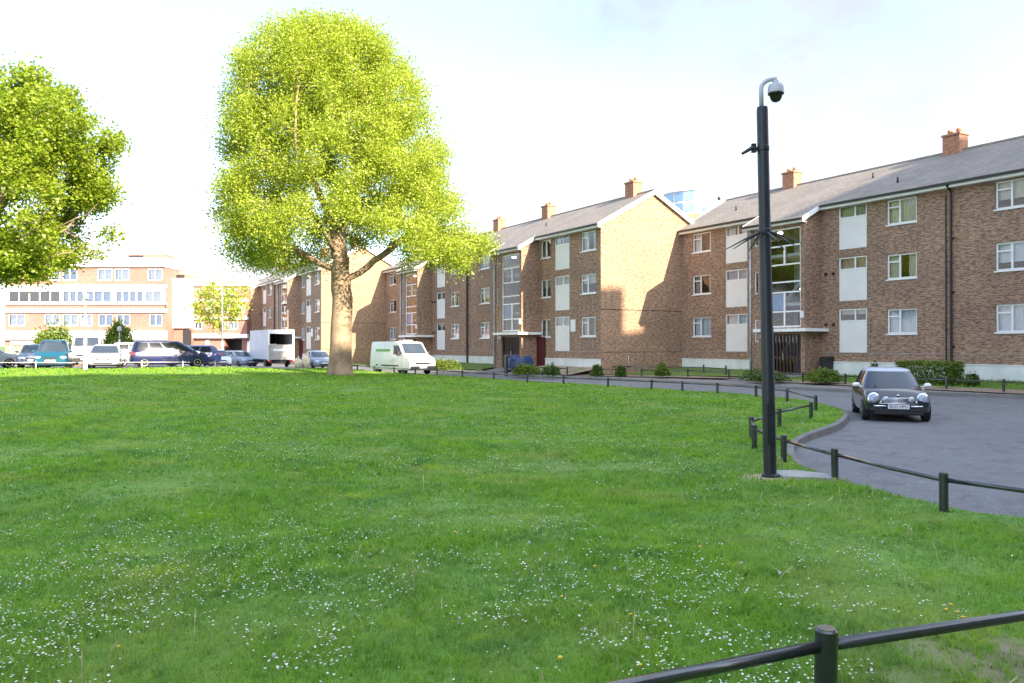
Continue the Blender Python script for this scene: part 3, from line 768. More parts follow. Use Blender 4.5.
sm = MB(); sm.box(gx_(205), gx_(208.5), .2, .29, gz(345), gz(340)); sm.obj('notice_board', M['sign_white'], wg)

# round glass office far behind the terrace
of = thing('glass_office', 'distant round office with blue glazing showing above the slate roofs', 'building', (30.4, 130, 0))
Rr = 6.0; pm = MB(); gm = MB(); top = EYE + (345.5 - 197) * 130 / 800
nseg = 20
for lvl in range(6):
    z1 = top - lvl * 1.75; z0 = z1 - 1.45
    for k in range(nseg):
        a0 = 2 * math.pi * k / nseg + .03; a1 = 2 * math.pi * (k + 1) / nseg - .03
        q = lambda a, z: (Rr * math.cos(a), Rr * math.sin(a), z)
        gm.quad(q(a0, z0), q(a1, z0), q(a1, z1), q(a0, z1))
pm.lathe([(Rr - .12, -1), (Rr - .12, top + .1), (Rr + .15, top + .1), (Rr + .15, top + .35), (Rr - .3, top + .36)], 40)
pm.obj('white_frame', M['white_paint'], of, angle=40); gm.obj('glazing', M['glass_blue'], of)
pm = MB(); pm.box(-9, 3, -9, -7, -1, EYE + (345.5 - 214.5) * 122 / 800); pm.obj('brick_parapet', M['brick_red'], of)
mm = MB(); mm.tube([(1.2, -8, EYE + 133 * .152), (1.2, -8, EYE + (345.5 - 199) * 122 / 800)], .09, 6)
mm.lathe([(.1, -.2), (.3, 0), (.28, .25), (.1, .45)], 8, (1.2, -8, EYE + (345.5 - 199) * 122 / 800)); mm.obj('roof_flue', M['plastic_dark'], of)

# the tall slab block on the other side of the street (behind the viewer): its shade lies over the green
Lh = Vector((-.64, .767, 0)); Q = Vector((.767, .64, 0))
def tall_block(label, q0, q1, a, zt, dep=11):
    o = thing('tower_block', label, 'building', Q * ((q0 + q1) / 2) + Lh * a, math.atan2(Q.y, Q.x))
    h = (q1 - q0) / 2; wmb = MB(); nf = int((zt - 1.2) / 2.8); holes = []
    nx = int(2 * h / 3.4)
    for f in range(nf):
        for k in range(nx):
            x = -h + (k + .5) * 2 * h / nx; holes.append((-x - .9, -x + .9, 1.3 + f * 2.8, 2.7 + f * 2.8))
    w2 = MB(); w2.wall_y(-h, h, 0, zt, 0, holes, .2)
    w2.v = [(-x, -y, z) for x, y, z in w2.v]     # face the green
    w2.quad((-h, -dep, 0), (h, -dep, 0), (h, -dep, zt), (-h, -dep, zt)); w2.quad((h, 0, 0), (h, 0, zt), (h, -dep, zt), (h, -dep, 0)); w2.quad((-h, 0, 0), (-h, -dep, 0), (-h, -dep, zt), (-h, 0, zt))
    w2.obj('wall', M['brick'], o)
    r_ = MB(); r_.box(-h - .2, h + .2, -dep - .2, .2, zt - .9, zt); r_.obj('roof', M['concrete'], o)
    g = MB()
    for a_, b_, c_, d_ in holes: g.quad((-a_, -.15, c_), (-b_, -.15, c_), (-b_, -.15, d_), (-a_, -.15, d_))
    g.obj('glazing', M['glass_blue'], o)
AC = -27
def ztop(K): return K - AC * .473
tall_block('tall brick slab block behind the viewer shading the green', 16.2, 35.9, AC, ztop(20.9))
tall_block('slightly lower slab block joined to the shading tower', -45, 16.8, AC - .4, ztop(20.0))
tall_block('lowest brick block beside the shading tower', 35.2, 38.1, AC - .3, ztop(18.3))
tall_block('long brick slab block farther along from the shading tower', 37.8, 66, AC + .2, ztop(19.5))

# low walls and fences at the far side of the car park
w1 = MB(); w1.box(-9, 0, 0, .25, 0, 1.9); w1.box(-9.05, .05, -.04, .29, 1.901, 1.98); tag(w1.obj('brick_wall', M['brick_warm'], loc=(-37.3, 74, 0)), 'low tan brick wall behind the white van and round green bush', 'wall')
w1 = MB()
for k in range(20): w1.box(k * .16, k * .16 + .145, 0, .03, 0, 1.8)
w1.box(0, 3.2, .031, .08, .4, .5); w1.box(0, 3.2, .031, .08, 1.4, 1.5)
tag(w1.obj('wooden_fence', M['tan_wood'], loc=(-44.3, 70, 0)), 'tan close-boarded fence beyond the silver car at the car park edge', 'fence')

# ------------------------------------------------------------------ knee rails
def fence(label, pts, hf, h=.42, r=.047, rr=.026, square=False, mat='black_metal', rail=True, rh=.34, cat='fence', group='black knee rails', top=True):
    c = Vector((pts[0][0], pts[0][1], hf(*pts[0]))); root = thing('knee_rail', label, cat, c, 0, group)
    tops = []
    for x, y in pts:
        z = hf(x, y) - c.z; p = MB()
        lx, ly = random.uniform(-.012, .012), random.uniform(-.012, .012)
        p.tube([(x - c.x, y - c.y, z - .1), (x - c.x + lx, y - c.y + ly, z + h - .008), (x - c.x + lx, y - c.y + ly, z + h)], [r, r, r * .86], 12)
        po = p.obj('post', M[mat], root, angle=35)
        if top:
            q = MB(); q.lathe([(r * .84, z + h + .001), (r * .80, z + h + .004)], 12, (x - c.x + lx, y - c.y + ly, 0)); q.obj('post_cap', M['post_top'], po)
        tops.append(Vector((x - c.x, y - c.y, z + rh)))
    for a, b in zip(tops, tops[1:]):
        n = (b - a).normalized(); p = MB(); mid = (a + b) / 2 + Vector((0, 0, random.uniform(-.012, .008)))
        p.tube([a + n * (r - .004), mid, b - n * (r - .004)], rr, 10); p.obj('rail', M[mat], root, smooth=True)
    return root
fence('black knee rail crossing closest in front of the lawn, low at the picture bottom', [(-.91, 2.60), (1.39, 3.56), (3.70, 4.53), (6.0, 5.5)], lawn_h, .42, .050, .027)
isl = [(-15.0, 63.4), (-13.6, 60.9), (-12.2, 58.4), (-10.8, 55.9), (-9.2, 53.4), (-7.5, 50.9), (-5.9, 48.8), (-4.4, 46.9), (-2.75, 44.4), (-.95, 42.0), (.75, 39.4), (2.35, 36.5), (4.1, 34.2),
       (5.65, 32.4), (6.6, 31.0), (7.6, 29.6), (8.45, 27.7), (8.8, 25.6), (8.35, 22.0)]
fence('long black knee rail along the far lane side of the lawn', isl, lawn_h)
fence('black knee rail curving round the lawn tip past the camera pole to the road', [near_in(p) for p in [(7.62, 20.4), (6.15, 18.4), (4.85, 16.2), (4.42, 14.6), (4.38, 12.9), (4.52, 11.2), (4.88, 9.05), (5.9, 7.6), (8.4, 6.6), (11, 5.6)]], lawn_h)
zf = lambda x, y: .19
g_ = lambda l: [tuple(UO(u, o)[:2]) for u, o in l]
fence('black knee rail before the hedges of the nearest flats', g_([(-11, 4.1), (-8.2, 4.12), (-5.75, 4.15), (-3.6, 4.2), (-1.3, 4.2), (1.0, 4.2), (3.3, 4.2), (5.3, 4.2)]), zf, .45)
fence('short black knee rail beside the stair entrance path', g_([(8.0, 4.2), (10.3, 4.9), (12.6, 6.2), (14.9, 7.4)]), zf, .45)
fence('black knee rail standing off from the plinth near the gable corner', g_([(9.2, 3.2), (11.5, 2.6), (13.9, 3.9), (16.2, 5.6)]), lambda x, y: .30, .5)
fence('black knee rail fronting the bushes below the sunlit gable', g_([(16.4, MO + 2.2), (18.6, MO + 2.15), (20.8, MO + 2.1), (22.7, MO + 2.1)]), zf, .45)
fence('knee rail painted sunlit white along the car park side of the lawn', [(-62 + 2.6 * k, 43.0) for k in range(15)] + [(-23.2, 43.6), (-21.2, 45.8), (-20, 48.6), (-19.3, 52)], lawn_h, .42, .03, .016, mat='lamp_post_white', top=False, group=None)  # white stands in for the sun's sheen on a black rail

# ------------------------------------------------------------------ the camera pole
cp = thing('camera_pole', 'tall black steel pole with grey dome camera and anti-climb spikes', 'camera pole', (3.515, 10.9, lawn_h(3.515, 10.9)))
cp.rotation_euler = (0, R(-1.15), 0)
m_ = MB(); m_.lathe([(.086, -.2), (.086, 2.0), (.080, 2.05), (.076, 5.00), (.07, 5.04)], 20); col_ = m_.obj('column', M['pole_black'], cp, angle=40)
m_ = MB(); m_.lathe([(.115, .0), (.115, .03), (.095, .045)], 20); m_.obj('base_plate', M['pole_black'], cp, angle=40)
m_ = MB(); m_.box(-.05, .05, -.092, -.08, .45, 1.0); m_.obj('access_door', M['pole_black'], cp)
m_ = MB(); arc = [(-.01, 0, 5.02), (-.01, 0, 5.26)] + [(-.01 + .16 - .16 * math.cos(t), 0, 5.28 + .14 * math.sin(t)) for t in [R(a) for a in range(0, 91, 15)]] + [(.20, 0, 5.42)]
m_.tube(arc, .031, 12); arm = m_.obj('swan_neck', M['grey_cam'], cp, smooth=True)
m_ = MB(); m_.lathe([(.03, 5.41), (.04, 5.39), (.04, 5.36), (.09, 5.345), (.105, 5.31), (.108, 5.23)], 20, (.19, 0, 0)); cam_h = m_.obj('camera_housing', M['grey_cam'], cp, angle=50)
m_ = MB(); m_.lathe([(.11, 5.232), (.11, 5.21), (.085, 5.20), (.078, 5.16), (.055, 5.12), (.02, 5.105)], 20, (.19, 0, 0)); m_.obj('dome', M['dome'], cam_h, smooth=True)
m_ = MB(); m_.lathe([(.080, 4.44), (.084, 4.45), (.084, 4.50), (.080, 4.51)], 20); m_.tube([(-.09, 0, 4.47), (-.16, -.02, 4.48), (-.30, -.04, 4.40)], [.03, .028, .018], 8); m_.box(-.16, -.10, -.035, .015, 4.42, 4.54); m_.obj('cable_bracket', M['pole_black'], cp)
m_ = MB()
for k in range(11):
    a = 2 * math.pi * k / 11 + .12; rr_ = .42 + .05 * (k % 3)
    m_.tube([(.07 * math.cos(a), .07 * math.sin(a), 3.33), (.20 * math.cos(a), .20 * math.sin(a), 3.28), (rr_ * math.cos(a), rr_ * math.sin(a), 3.15 - .03 * (k % 2))], [.014, .013, .006], 5)
m_.lathe([(.08, 3.29), (.086, 3.30), (.086, 3.37), (.08, 3.38)], 20)
m_.obj('anti_climb_spikes', M['pole_black'], cp)
m_ = MB(); pad = [(3.64, 10.75), (4.28, 10.55), (4.3, 11.0), (4.0, 11.3), (3.62, 11.25)]
m_.prism([(x, y, lawn_h(x, y) - .05) for x, y in pad], (0, 0, .085)); struct(m_.obj('concrete_pad', M['concrete']))

# ------------------------------------------------------------------ street lamps
def lamp(label, x, y, z, h, split, r, head):
    o = thing('street_lamp', label, 'street lamp', (x, y, z))
    m_ = MB(); m_.lathe([(r * 1.25, -.2), (r * 1.25, .9), (r, .95), (r * .9, split)], 12); m_.obj('lower_post', M['lamp_post_white'], o, angle=40)
    m_ = MB(); m_.lathe([(r * .6, split), (r * .42, h)], 10); m_.obj('upper_post', M['lamp_post_grey'], o, smooth=True)
    m_ = MB()
    if head == 'arm':
        m_.tube([(0, 0, h - .02), (.05, 0, h + .15), (.5, 0, h + .22)], .03, 8); m_.box(.4, .95, -.09, .09, h + .17, h + .29)
    else: m_.lathe([(.05, h), (.16, h + .06), (.16, h + .3), (.05, h + .38)], 10)
    m_.obj('lamp_head', M['lamp_post_grey'], o, angle=40); return o
l1 = lamp('slim street lamp with pale thick foot and round blue sign near the teal car', -22.4, 42.0, lawn_h(-22.4, 42.0) - .02, 3.7, 1.9, .085, 'post')
m_ = MB(); m_.lathe([(.0, -.10), (.19, -.10), (.19, -.085), (.0, -.085)], 16, (0, 0, 2.55), 'y'); m_.obj('round_sign', M['sign_blue'], l1)
lamp('short white lamp column standing before the round bush', -29.2, 59.5, park_h(-29.2, 59.5), 2.6, 2.0, .08, 'post')
lamp('tall grey street lamp rising through the thin yellow tree', -26.8, 74, 0, 7.6, 2.3, .11, 'arm')

# ------------------------------------------------------------------ trees
def leaf_cloud(pts, size, jitter, normal_up=.35, fold=.25, rng=RNG):
    n = len(pts); s_ = size * rng.uniform(1 - jitter, 1 + jitter, n)
    nv = rng.normal(size=(n, 3)); nv[:, 2] = np.abs(nv[:, 2]) + normal_up; nv /= np.linalg.norm(nv, axis=1)[:, None]
    a = np.cross(nv, rng.normal(size=(n, 3))); a /= np.linalg.norm(a, axis=1)[:, None] + 1e-9; b = np.cross(nv, a)
    s3 = s_[:, None]
    # each leaf: six-sided blade folded along its midrib (two quads)
    t0 = pts - a * s3 * .55; t1 = pts + a * s3 * .6
    dn = -nv * s3 * fold * .4
    l0 = pts - a * s3 * .15 + b * s3 * .42 + dn; l1 = pts + a * s3 * .25 + b * s3 * .30 + dn
    r0 = pts - a * s3 * .15 - b * s3 * .42 + dn; r1 = pts + a * s3 * .25 - b * s3 * .30 + dn
    co = np.stack([t0, t1, l0, l1, r0, r1], 1).reshape(-1, 3)
    base = (np.arange(n) * 6)[:, None]
    loops = (base + np.array([[0, 1, 3, 2, 0, 4, 5, 1]])).ravel()
    starts = np.arange(n * 2) * 4
    tint = np.repeat(rng.uniform(0, 1, n), 6)
    return co, loops, starts, tint

def grow(trunk, attract, step, seed, infl=4.0, kill=1.1, iters=70, bias=(0, 0, .12)):
    """space colonisation: limbs grow from the trunk towards free points of the crown"""
    rng = np.random.default_rng(seed)
    nodes = [np.array(p, float) for p in trunk]; par = [-1] + list(range(len(trunk) - 1))
    A = np.array(attract); alive = np.ones(len(A), bool)
    best = np.full(len(A), 1e9); bi = np.zeros(len(A), int); start = 0
    for it in range(iters):
        NN = np.array(nodes[start:])
        d = np.linalg.norm(A[:, None, :] - NN[None], axis=2); k = d.argmin(1); dm = d[np.arange(len(A)), k]
        up = dm < best; best[up] = dm[up]; bi[up] = k[up] + start
        start = len(nodes); alive &= best > kill
        if not alive.any(): break
        pull = {}
        idx = np.where(alive & (best < (infl if it > 6 else 99)))[0]
        if not len(idx): break
        for i in idx:
            v = A[i] - nodes[bi[i]]; pull.setdefault(bi[i], []).append(v / np.linalg.norm(v))
        for j, vs in pull.items():
            v = np.sum(vs, 0) / len(vs) + np.array(bias) + rng.normal(0, .10, 3); v /= np.linalg.norm(v) + 1e-9
            nodes.append(nodes[j] + v * step); par.append(j)
    return nodes, par

def tree(name, label, loc, trunk, attract, step, seed, tipr, baser, n_leaf, leaf, sigma, bark, lmat, group=None, leaf_keep=None, flare=1.5, kill=1.1, infl=4.0, power=2.35, extra=None):
    rng = np.random.default_rng(seed)
    root = thing(name, label, 'tree', loc, 0, group)
    nodes, par = grow(trunk, attract, step, seed, infl, kill)
    n = len(nodes); acc = np.zeros(n); kidsn = np.zeros(n, int)
    for i in range(n): 
        if par[i] >= 0: kidsn[par[i]] += 1
    rad = np.zeros(n)
    for i in range(n - 1, -1, -1):
        if kidsn[i] == 0: acc[i] = tipr ** power
        rad[i] = acc[i] ** (1 / power)
        if par[i] >= 0: acc[par[i]] += acc[i]
    sc = baser / rad[len(trunk) - 1]; 
    rad = np.where(rad * sc > tipr, rad * (sc ** np.clip((rad - tipr) / (rad[len(trunk) - 1] - tipr + 1e-9), 0, 1) ** .5), rad)
    rad = np.minimum(rad, baser)
    for i in range(len(trunk)):
        t = i / (len(trunk) - 1); rad[i] = baser * (1.12 - .12 * t) * (1 + (flare - 1) * math.exp(-t * 7))
    mb = MB(); sides = lambda r_: 14 if r_ > .25 else 8 if r_ > .08 else 5 if r_ > .03 else 4
    # chains: follow the thickest child so limbs run on unbroken
    ch = {}
    for i in range(1, n): ch.setdefault(par[i], []).append(i)
    done = set([0]); stack = [(None, 0)]
    while stack:
        p, i = stack.pop(); chain = [] if p is None else [p]; 
        while True:
            chain.append(i); cs = sorted(ch.get(i, []), key=lambda q: -rad[q])
            if not cs: break
            for q in cs[1:]: stack.append((i, q))
            i = cs[0]
        rr_ = [float(rad[q]) for q in chain]
        if p is not None: rr_[0] = min(rr_[0], rr_[1] * 1.25)
        pts = [Vector(nodes[q]) for q in chain]
        if len(pts) > 1: mb.tube(pts, rr_, sides(max(rr_)), caps=True)
    mb.obj('trunk', M[bark], root, smooth=True)
    P = np.array(nodes); tw = np.where(rad < tipr * 2.6)[0]; tw = tw[tw >= len(trunk)]
    if leaf_keep is not None: tw = np.array([i for i in tw if leaf_keep(P[i])])
    w = rng.uniform(.4, 1.6, len(tw)); w /= w.sum()
    pick = rng.choice(tw, n_leaf, p=w)
    pts = P[pick] + rng.normal(0, sigma, (n_leaf, 3)) * np.array([1, 1, .8])
    if extra is not None: pts = np.concatenate([pts, extra])
    co, lo, st, ti = leaf_cloud(pts, leaf, .35, rng=rng)
    o = bpy.data.objects.new('crown', np_mesh('crown', co, lo, st, [M[lmat]], tint=ti)); COL.objects.link(o); o.parent = root
    return root

# the big plane in the green. Outline half-widths of its crown by height (metres above the base)
TB = Vector((-9.68, 45.0, lawn_h(-9.68, 45.0)))
kt = 45 / 800.
pl_l = [(275, 262), (262, 238), (245, 222), (215, 217), (180, 219), (140, 221), (105, 224), (75, 231), (50, 243), (35, 262), (22, 290), (13, 318)]
pl_r = [(277, 474), (262, 485), (240, 480), (215, 470), (185, 458), (160, 448), (130, 436), (105, 427), (80, 413), (58, 398), (40, 376), (24, 350), (13, 325)]
def interp(tab, y): return float(np.interp(y, [t[0] for t in tab][::-1], [t[1] for t in tab][::-1]))
def plane_env(n, rng):
    out = []
    while len(out) < n:
        py = rng.uniform(23, 276); cx = 340 - (340 - 320) * S((280 - py) / 260)
        l, r_ = interp(pl_l, py) + 3 - 3 * S((130 - py) / 60), interp(pl_r, py) + 5 + 5 * S((130 - py) / 60) + 6 * S((py - 225) / 25)
        u = rng.uniform(-1, 1); v = rng.uniform(-1, 1)
        if u * u + v * v > 1: continue
        x = (cx + (u * (r_ - cx) if u > 0 else u * (cx - l)) - 340) * kt
        dep = (r_ - l) / 2 * kt * .92
        z = (374 - py) * kt
        rad_ = math.hypot(u, v)
        # hollow core: twigs carry leaf in the outer shell and near the top, and clear above the fork
        if rad_ < .5 and z < 14 and rng.random() < .8: continue
        under = 5.1 + 2.0 * (1 - abs(u)) + 1.3 * (1 - rad_)
        if z < under + rng.normal(0, .3): continue
        if noise.noise(Vector((x * .35, v * dep * .35 + 3, z * .35))) < -.42 or noise.noise(Vector((x * .8, v * dep * .8 + 3, z * .7 + 5))) < -.45: continue
        out.append((x, v * dep, z))
    return out
att = plane_env(2000, np.random.default_rng(3))
trunk = [(0, 0, -.3), (.0, 0, .2), (.02, 0, .8), (.05, .03, 1.6), (.06, .02, 2.6), (.12, .0, 3.5), (.15, 0, 4.3)]
tree('plane_tree', 'large round-crowned plane tree in fresh yellow-green leaf, alone on the lawn', TB, trunk, att, .55, 5, .016, .56, 330000, .096, .42, 'bark_plane', 'leaf_plane', kill=.75, infl=4.5, flare=1.55)

# darker broad tree whose crown enters the picture on the side, bare twigs beneath
LT = Vector((-26.2, 38.5, lawn_h(-26.2, 38.5))); kl = 38.5 / 800.
def left_env(n, rng):
    out = []; lt = [(62, 45), (70, 60), (95, 75), (120, 110), (150, 106), (180, 104), (205, 106), (235, 104), (255, 92), (268, 60), (285, 20)]
    while len(out) < n:
        py = rng.uniform(74, 288); r_ = float(np.interp(py, [t[0] for t in lt], [t[1] for t in lt]))
        cx = -32; u = rng.uniform(-1, 1); v = rng.uniform(-1, 1)
        if u * u + v * v > 1: continue
        if math.hypot(u, v) < .45 and rng.random() < .7: continue
        x = (u * (r_ - cx)) * kl; z = (345.5 - py) * kl + EYE - LT.z; y = v * (r_ - cx) * kl * .95
        if noise.noise(Vector((x * .4 + 9, y * .4, z * .4))) < -.24: continue
        out.append((x, y, z))
    return out
att = left_env(1250, np.random.default_rng(8))
trunk = [(0, 0, -.3), (0, 0, .3), (.05, 0, 1.2), (.1, 0, 2.2), (.12, .05, 3.0)]
def keep_left(p):
    py = 345.5 - (p[2] + LT.z - EYE) / kl
    if p[0] > 3.6 and py > 200: return random.random() < .10       # the lower outer twigs are still nearly bare
    return True
tree('maple_tree', 'dark-limbed broad green tree with bare lower twigs, cut by the picture edge', LT, trunk, att, .5, 6, .020, .38, 140000, .14, .34, 'bark_dark', 'leaf_left', leaf_keep=keep_left, kill=.7, infl=4.0)

# thin yellow tree before the banded wing
def ball_env(n, rng, rx, ry, rz, zc, thr=-.15):
    out = []
    while len(out) < n:
        p = rng.uniform(-1, 1, 3)
        if (p ** 2).sum() > 1 or noise.noise(Vector(p * 2.2)) < thr: continue
        out.append((p[0] * rx, p[1] * ry, p[2] * rz + zc))
    return out
tree('young_tree', 'thin sparse yellow-leaved tree in front of the banded brick wing', (-28.3, 78, 0), [(0, 0, -.2), (0, 0, 1.2), (.05, 0, 2.2), (.02, 0, 3.2)], ball_env(260, np.random.default_rng(2), 3.0, 2.5, 2.7, 6.0), .4, 9, .012, .11, 2300, .24, .34, 'bark_dark', 'leaf_yellow', kill=.6, infl=4)
for i, (x, y, h, r_, lab) in enumerate([(-34.5, 128, 15.5, 5, 'pale green treetop showing over the farthest slate roof'), (-52, 122, 11, 4, 'hazy treetop beyond the gap between banded block and flats')]):
    tree('background_tree', lab, (x, y, 0), [(0, 0, -.2), (0, 0, 2), (.1, 0, 4.5)], ball_env(260, np.random.default_rng(20 + i), r_, r_, h * .32, h * .66), .7, 30 + i, .02, .22, 5000, .42, .5, 'bark_dark', 'leaf_left', kill=1.0, infl=6)

# ------------------------------------------------------------------ bushes
def shrub(name, label, x, y, z, rx, ry, h, n, leaf, mat, boxy=0, group=None):
    rng = np.random.default_rng(int(abs(x * 131 + y * 17)) + 1)
    root = thing(name, label, 'bush' if 'hedge' not in name else 'hedge', (x, y, z), 0, group)
    if boxy:
        p = rng.uniform(-1, 1, (n, 3)); ax = rng.integers(0, 3, n); sg = rng.choice([-1, 1], n); sh = rng.random(n) < .75
        for q in range(n):
            if sh[q]: p[q, ax[q]] = (sg[q] if ax[q] < 2 else 1) * rng.uniform(.86, 1.04)
        p = p * np.array([rx, ry, h / 2]) + np.array([0, 0, h / 2]); p += rng.normal(0, .03, p.shape)
    else:
        # several overlapping mounds of different size, with stray sprigs
        nb = 5; cx = rng.uniform(-.6, .6, (nb, 2)); cr = rng.uniform(.45, .75, nb); chh = rng.uniform(.6, 1.0, nb); cx[0] = 0; cr[0] = .8; chh[0] = .9
        w_ = rng.integers(0, nb, n); u = rng.normal(size=(n, 3)); u /= np.linalg.norm(u, axis=1)[:, None]; u[:, 2] = np.abs(u[:, 2])
        k = rng.uniform(.4, 1.0, n) ** .5 + (rng.random(n) < .06) * rng.uniform(0, .3, n)
        lump = np.array([1 + .25 * noise.noise(Vector(q * 2.6 + x)) for q in u])
        p = u * (k * lump * cr[w_])[:, None]; p[:, :2] += cx[w_]; p[:, 2] *= chh[w_] / cr[w_]
        p = p * np.array([rx, ry, h]) + np.array([0, 0, .04])
    co, lo, st, ti = leaf_cloud(p, leaf, .4, rng=rng)
    o = bpy.data.objects.new('foliage', np_mesh('foliage', co, lo, st, [M[mat]], tint=ti)); COL.objects.link(o); o.parent = root
    mb = MB()
    for q in range(6):
        a = rng.uniform(0, 6.28); mb.tube([(0, 0, -.1), (rx * .35 * math.cos(a), ry * .35 * math.sin(a), h * .5), (rx * .6 * math.cos(a), ry * .6 * math.sin(a), h * .8)], [.02, .014, .006], 5)
    mb.obj('stem', M['bark_dark'], root)
    return root
def at_px(px, y): return (px - 512) / 800. * y
GS = 'low bushes along the flats'
for px, y, z, w, h, mat, lab in [
    (445, 54.5, .2, 26, .95, 'leaf_shrub_lime', 'sunlit lime-yellow bush beside the white van'),
    (527, 45.6, .2, 25, .72, 'leaf_shrub_lime', 'spreading bush in front of the blue tarpaulin'),
    (553, 44.6, .2, 18, .70, 'leaf_shrub', 'dark bush between the tarpaulin and the round shrubs'),
    (596, 44.0, .2, 12, .68, 'leaf_shrub', 'small round bush at the front corner of the sunlit gable'),
    (620, 43.0, .2, 12, .70, 'leaf_shrub', 'round dark bush under the lit part of the gable'),
    (662, 42.6, .25, 17, .78, 'leaf_shrub_lime', 'lighter green bush under the gable near the corner'),
    (765, 37.3, .2, 40, .68, 'leaf_shrub', 'low bush behind the camera pole'),
    (826, 36.0, .22, 36, .72, 'leaf_shrub_lime', 'wide bush to one side of the stair entrance'),
    (972, 32.2, .24, 13, .55, 'leaf_shrub', 'small bush before the downpipe foot')]:
    shrub('low_bush', lab, at_px(px, y), y, z, w / 1450. * y, w / 1700. * y, h * .92, 2600, .085, mat, group=GS)
hd = shrub('clipped_hedge', 'clipped rectangular green hedge behind the dark hatchback', at_px(929, 34.0), 34.0, .25, 1.22, .5, .92, 6500, .07, 'leaf_shrub_lime', boxy=2.0)
hd.rotation_euler = (0, 0, RZ)
shrub('sapling', 'tiny leafy sapling against the white plinth above the hatchback roof', at_px(872.5, 38.2), 38.2, .4, .22, .22, .85, 160, .1, 'leaf_shrub')
shrub('round_bush', 'big round bush behind the teal car', at_px(54, 70), 70, .0, 2.0, 1.8, 4.0, 8500, .18, 'leaf_shrub_lime')
shrub('round_bush', 'round green bush beside the short white lamp column', at_px(120, 71), 71, .5, 1.5, 1.4, 3.7, 7500, .17, 'leaf_shrub_lime')
# ------------------------------------------------------------------ vehicles (local: x forward, y to the vehicle's left, z up)
def text_mesh(txt, size, depth=.002):
    cu = bpy.data.curves.new('lettering', 'FONT'); cu.body = txt; cu.size = size; cu.align_x = 'CENTER'; cu.align_y = 'CENTER'; cu.extrude = depth
    o = bpy.data.objects.new('lettering', cu); COL.objects.link(o)
    me = bpy.data.meshes.new_from_object(o.evaluated_get(bpy.context.evaluated_depsgraph_get()))
    bpy.data.objects.remove(o); return me

def loft_body(mb, st):
    """st: (x, half width, z bottom, z waist, z top, crown)"""
    rows = []
    for x, w, zb, zs, zt, cr in st:
        half = [(0, zb), (w * .80, zb), (w * .95, zb + .05), (w * .985, zb + .16), (w, zs), (w * .985, zs + (zt - zs) * .45), (w * .945, zt - .035), (w * .89, zt), (w * .5, zt + cr * .75), (0, zt + cr)]
        ring = half + [(-y, z) for y, z in half[-2:0:-1]]
        rows.append([(x, y, z) for y, z in ring])
    n = len(rows[0]); vs = [p for r_ in rows for p in r_]; fs = []
    for i in range(len(rows) - 1):
        for k in range(n): fs.append((i * n + k, i * n + (k + 1) % n, (i + 1) * n + (k + 1) % n, (i + 1) * n + k))
    fs.append(tuple(range(n))); fs.append(tuple(range((len(rows) - 1) * n, len(rows) * n))[::-1])
    mb.add(vs, fs)

def dense(st, k=4):
    out = []
    for i in range(len(st) - 1):
        for j in range(k):
            t = j / k; p0, p1, p2, p3 = (np.array(st[max(0, min(len(st) - 1, q))], float) for q in (i - 1, i, i + 1, i + 2))
            lin = p1 + (p2 - p1) * t
            out.append(tuple(lin * .55 + .45 * (.5 * ((2 * p1) + (p2 - p0) * t + (2 * p0 - 5 * p1 + 4 * p2 - p3) * t * t + (3 * p1 - p0 - 3 * p2 + p3) * t ** 3)) if 0 < j else p1))
    out.append(st[-1]); return out

def cut(o, cutters):
    for c in cutters:
        md = o.modifiers.new('cut', 'BOOLEAN'); md.operation = 'DIFFERENCE'; md.object = c; md.solver = 'EXACT'
    me = bpy.data.meshes.new_from_object(o.evaluated_get(bpy.context.evaluated_depsgraph_get()))
    o.modifiers.clear()
    if len(me.polygons) > 20: o.data = me
    for c in cutters: bpy.data.objects.remove(c)
    o.data.polygons.foreach_set('use_smooth', [True] * len(o.data.polygons)); o.data.set_sharp_from_angle(angle=R(32))

def house(p, h):   # glasshouse surface; p: dict; th in radians, h 0..1
    def f(th, hh, off=0.0):
        e = 2 / p['n']; c, s_ = math.cos(th), math.sin(th)
        k = hh; bow = math.sin(math.pi * hh) * .03
        xf = p['xf0'] + (p['xf1'] - p['xf0']) * k + bow; xr = p['xr0'] + (p['xr1'] - p['xr0']) * k - bow
        w = p['w0'] + (p['w1'] - p['w0']) * (k ** 1.35)
        z = p['z0'] + (p['z1'] - p['z0']) * k
        cx, ax = (xf + xr) / 2, (xf - xr) / 2
        q = Vector((cx + (ax + off) * math.copysign(abs(c) ** e, c), (w + off) * math.copysign(abs(s_) ** e, s_), z + off * .3))
        if c > 0: q.x += p.get('bow', .06) * (1 - (q.y / max(w, .01)) ** 2) * max(0, c) ** .5 * (1 - .3 * k)
        return q
    return f

def patch(mb, f, t0, t1, h0, h1, off, nt=8, nh=4):
    vs = [f(t0 + (t1 - t0) * i / nt, h0 + (h1 - h0) * j / nh, off) for j in range(nh + 1) for i in range(nt + 1)]
    mb.add(vs, [(j * (nt + 1) + i, j * (nt + 1) + i + 1, (j + 1) * (nt + 1) + i + 1, (j + 1) * (nt + 1) + i) for j in range(nh) for i in range(nt)])

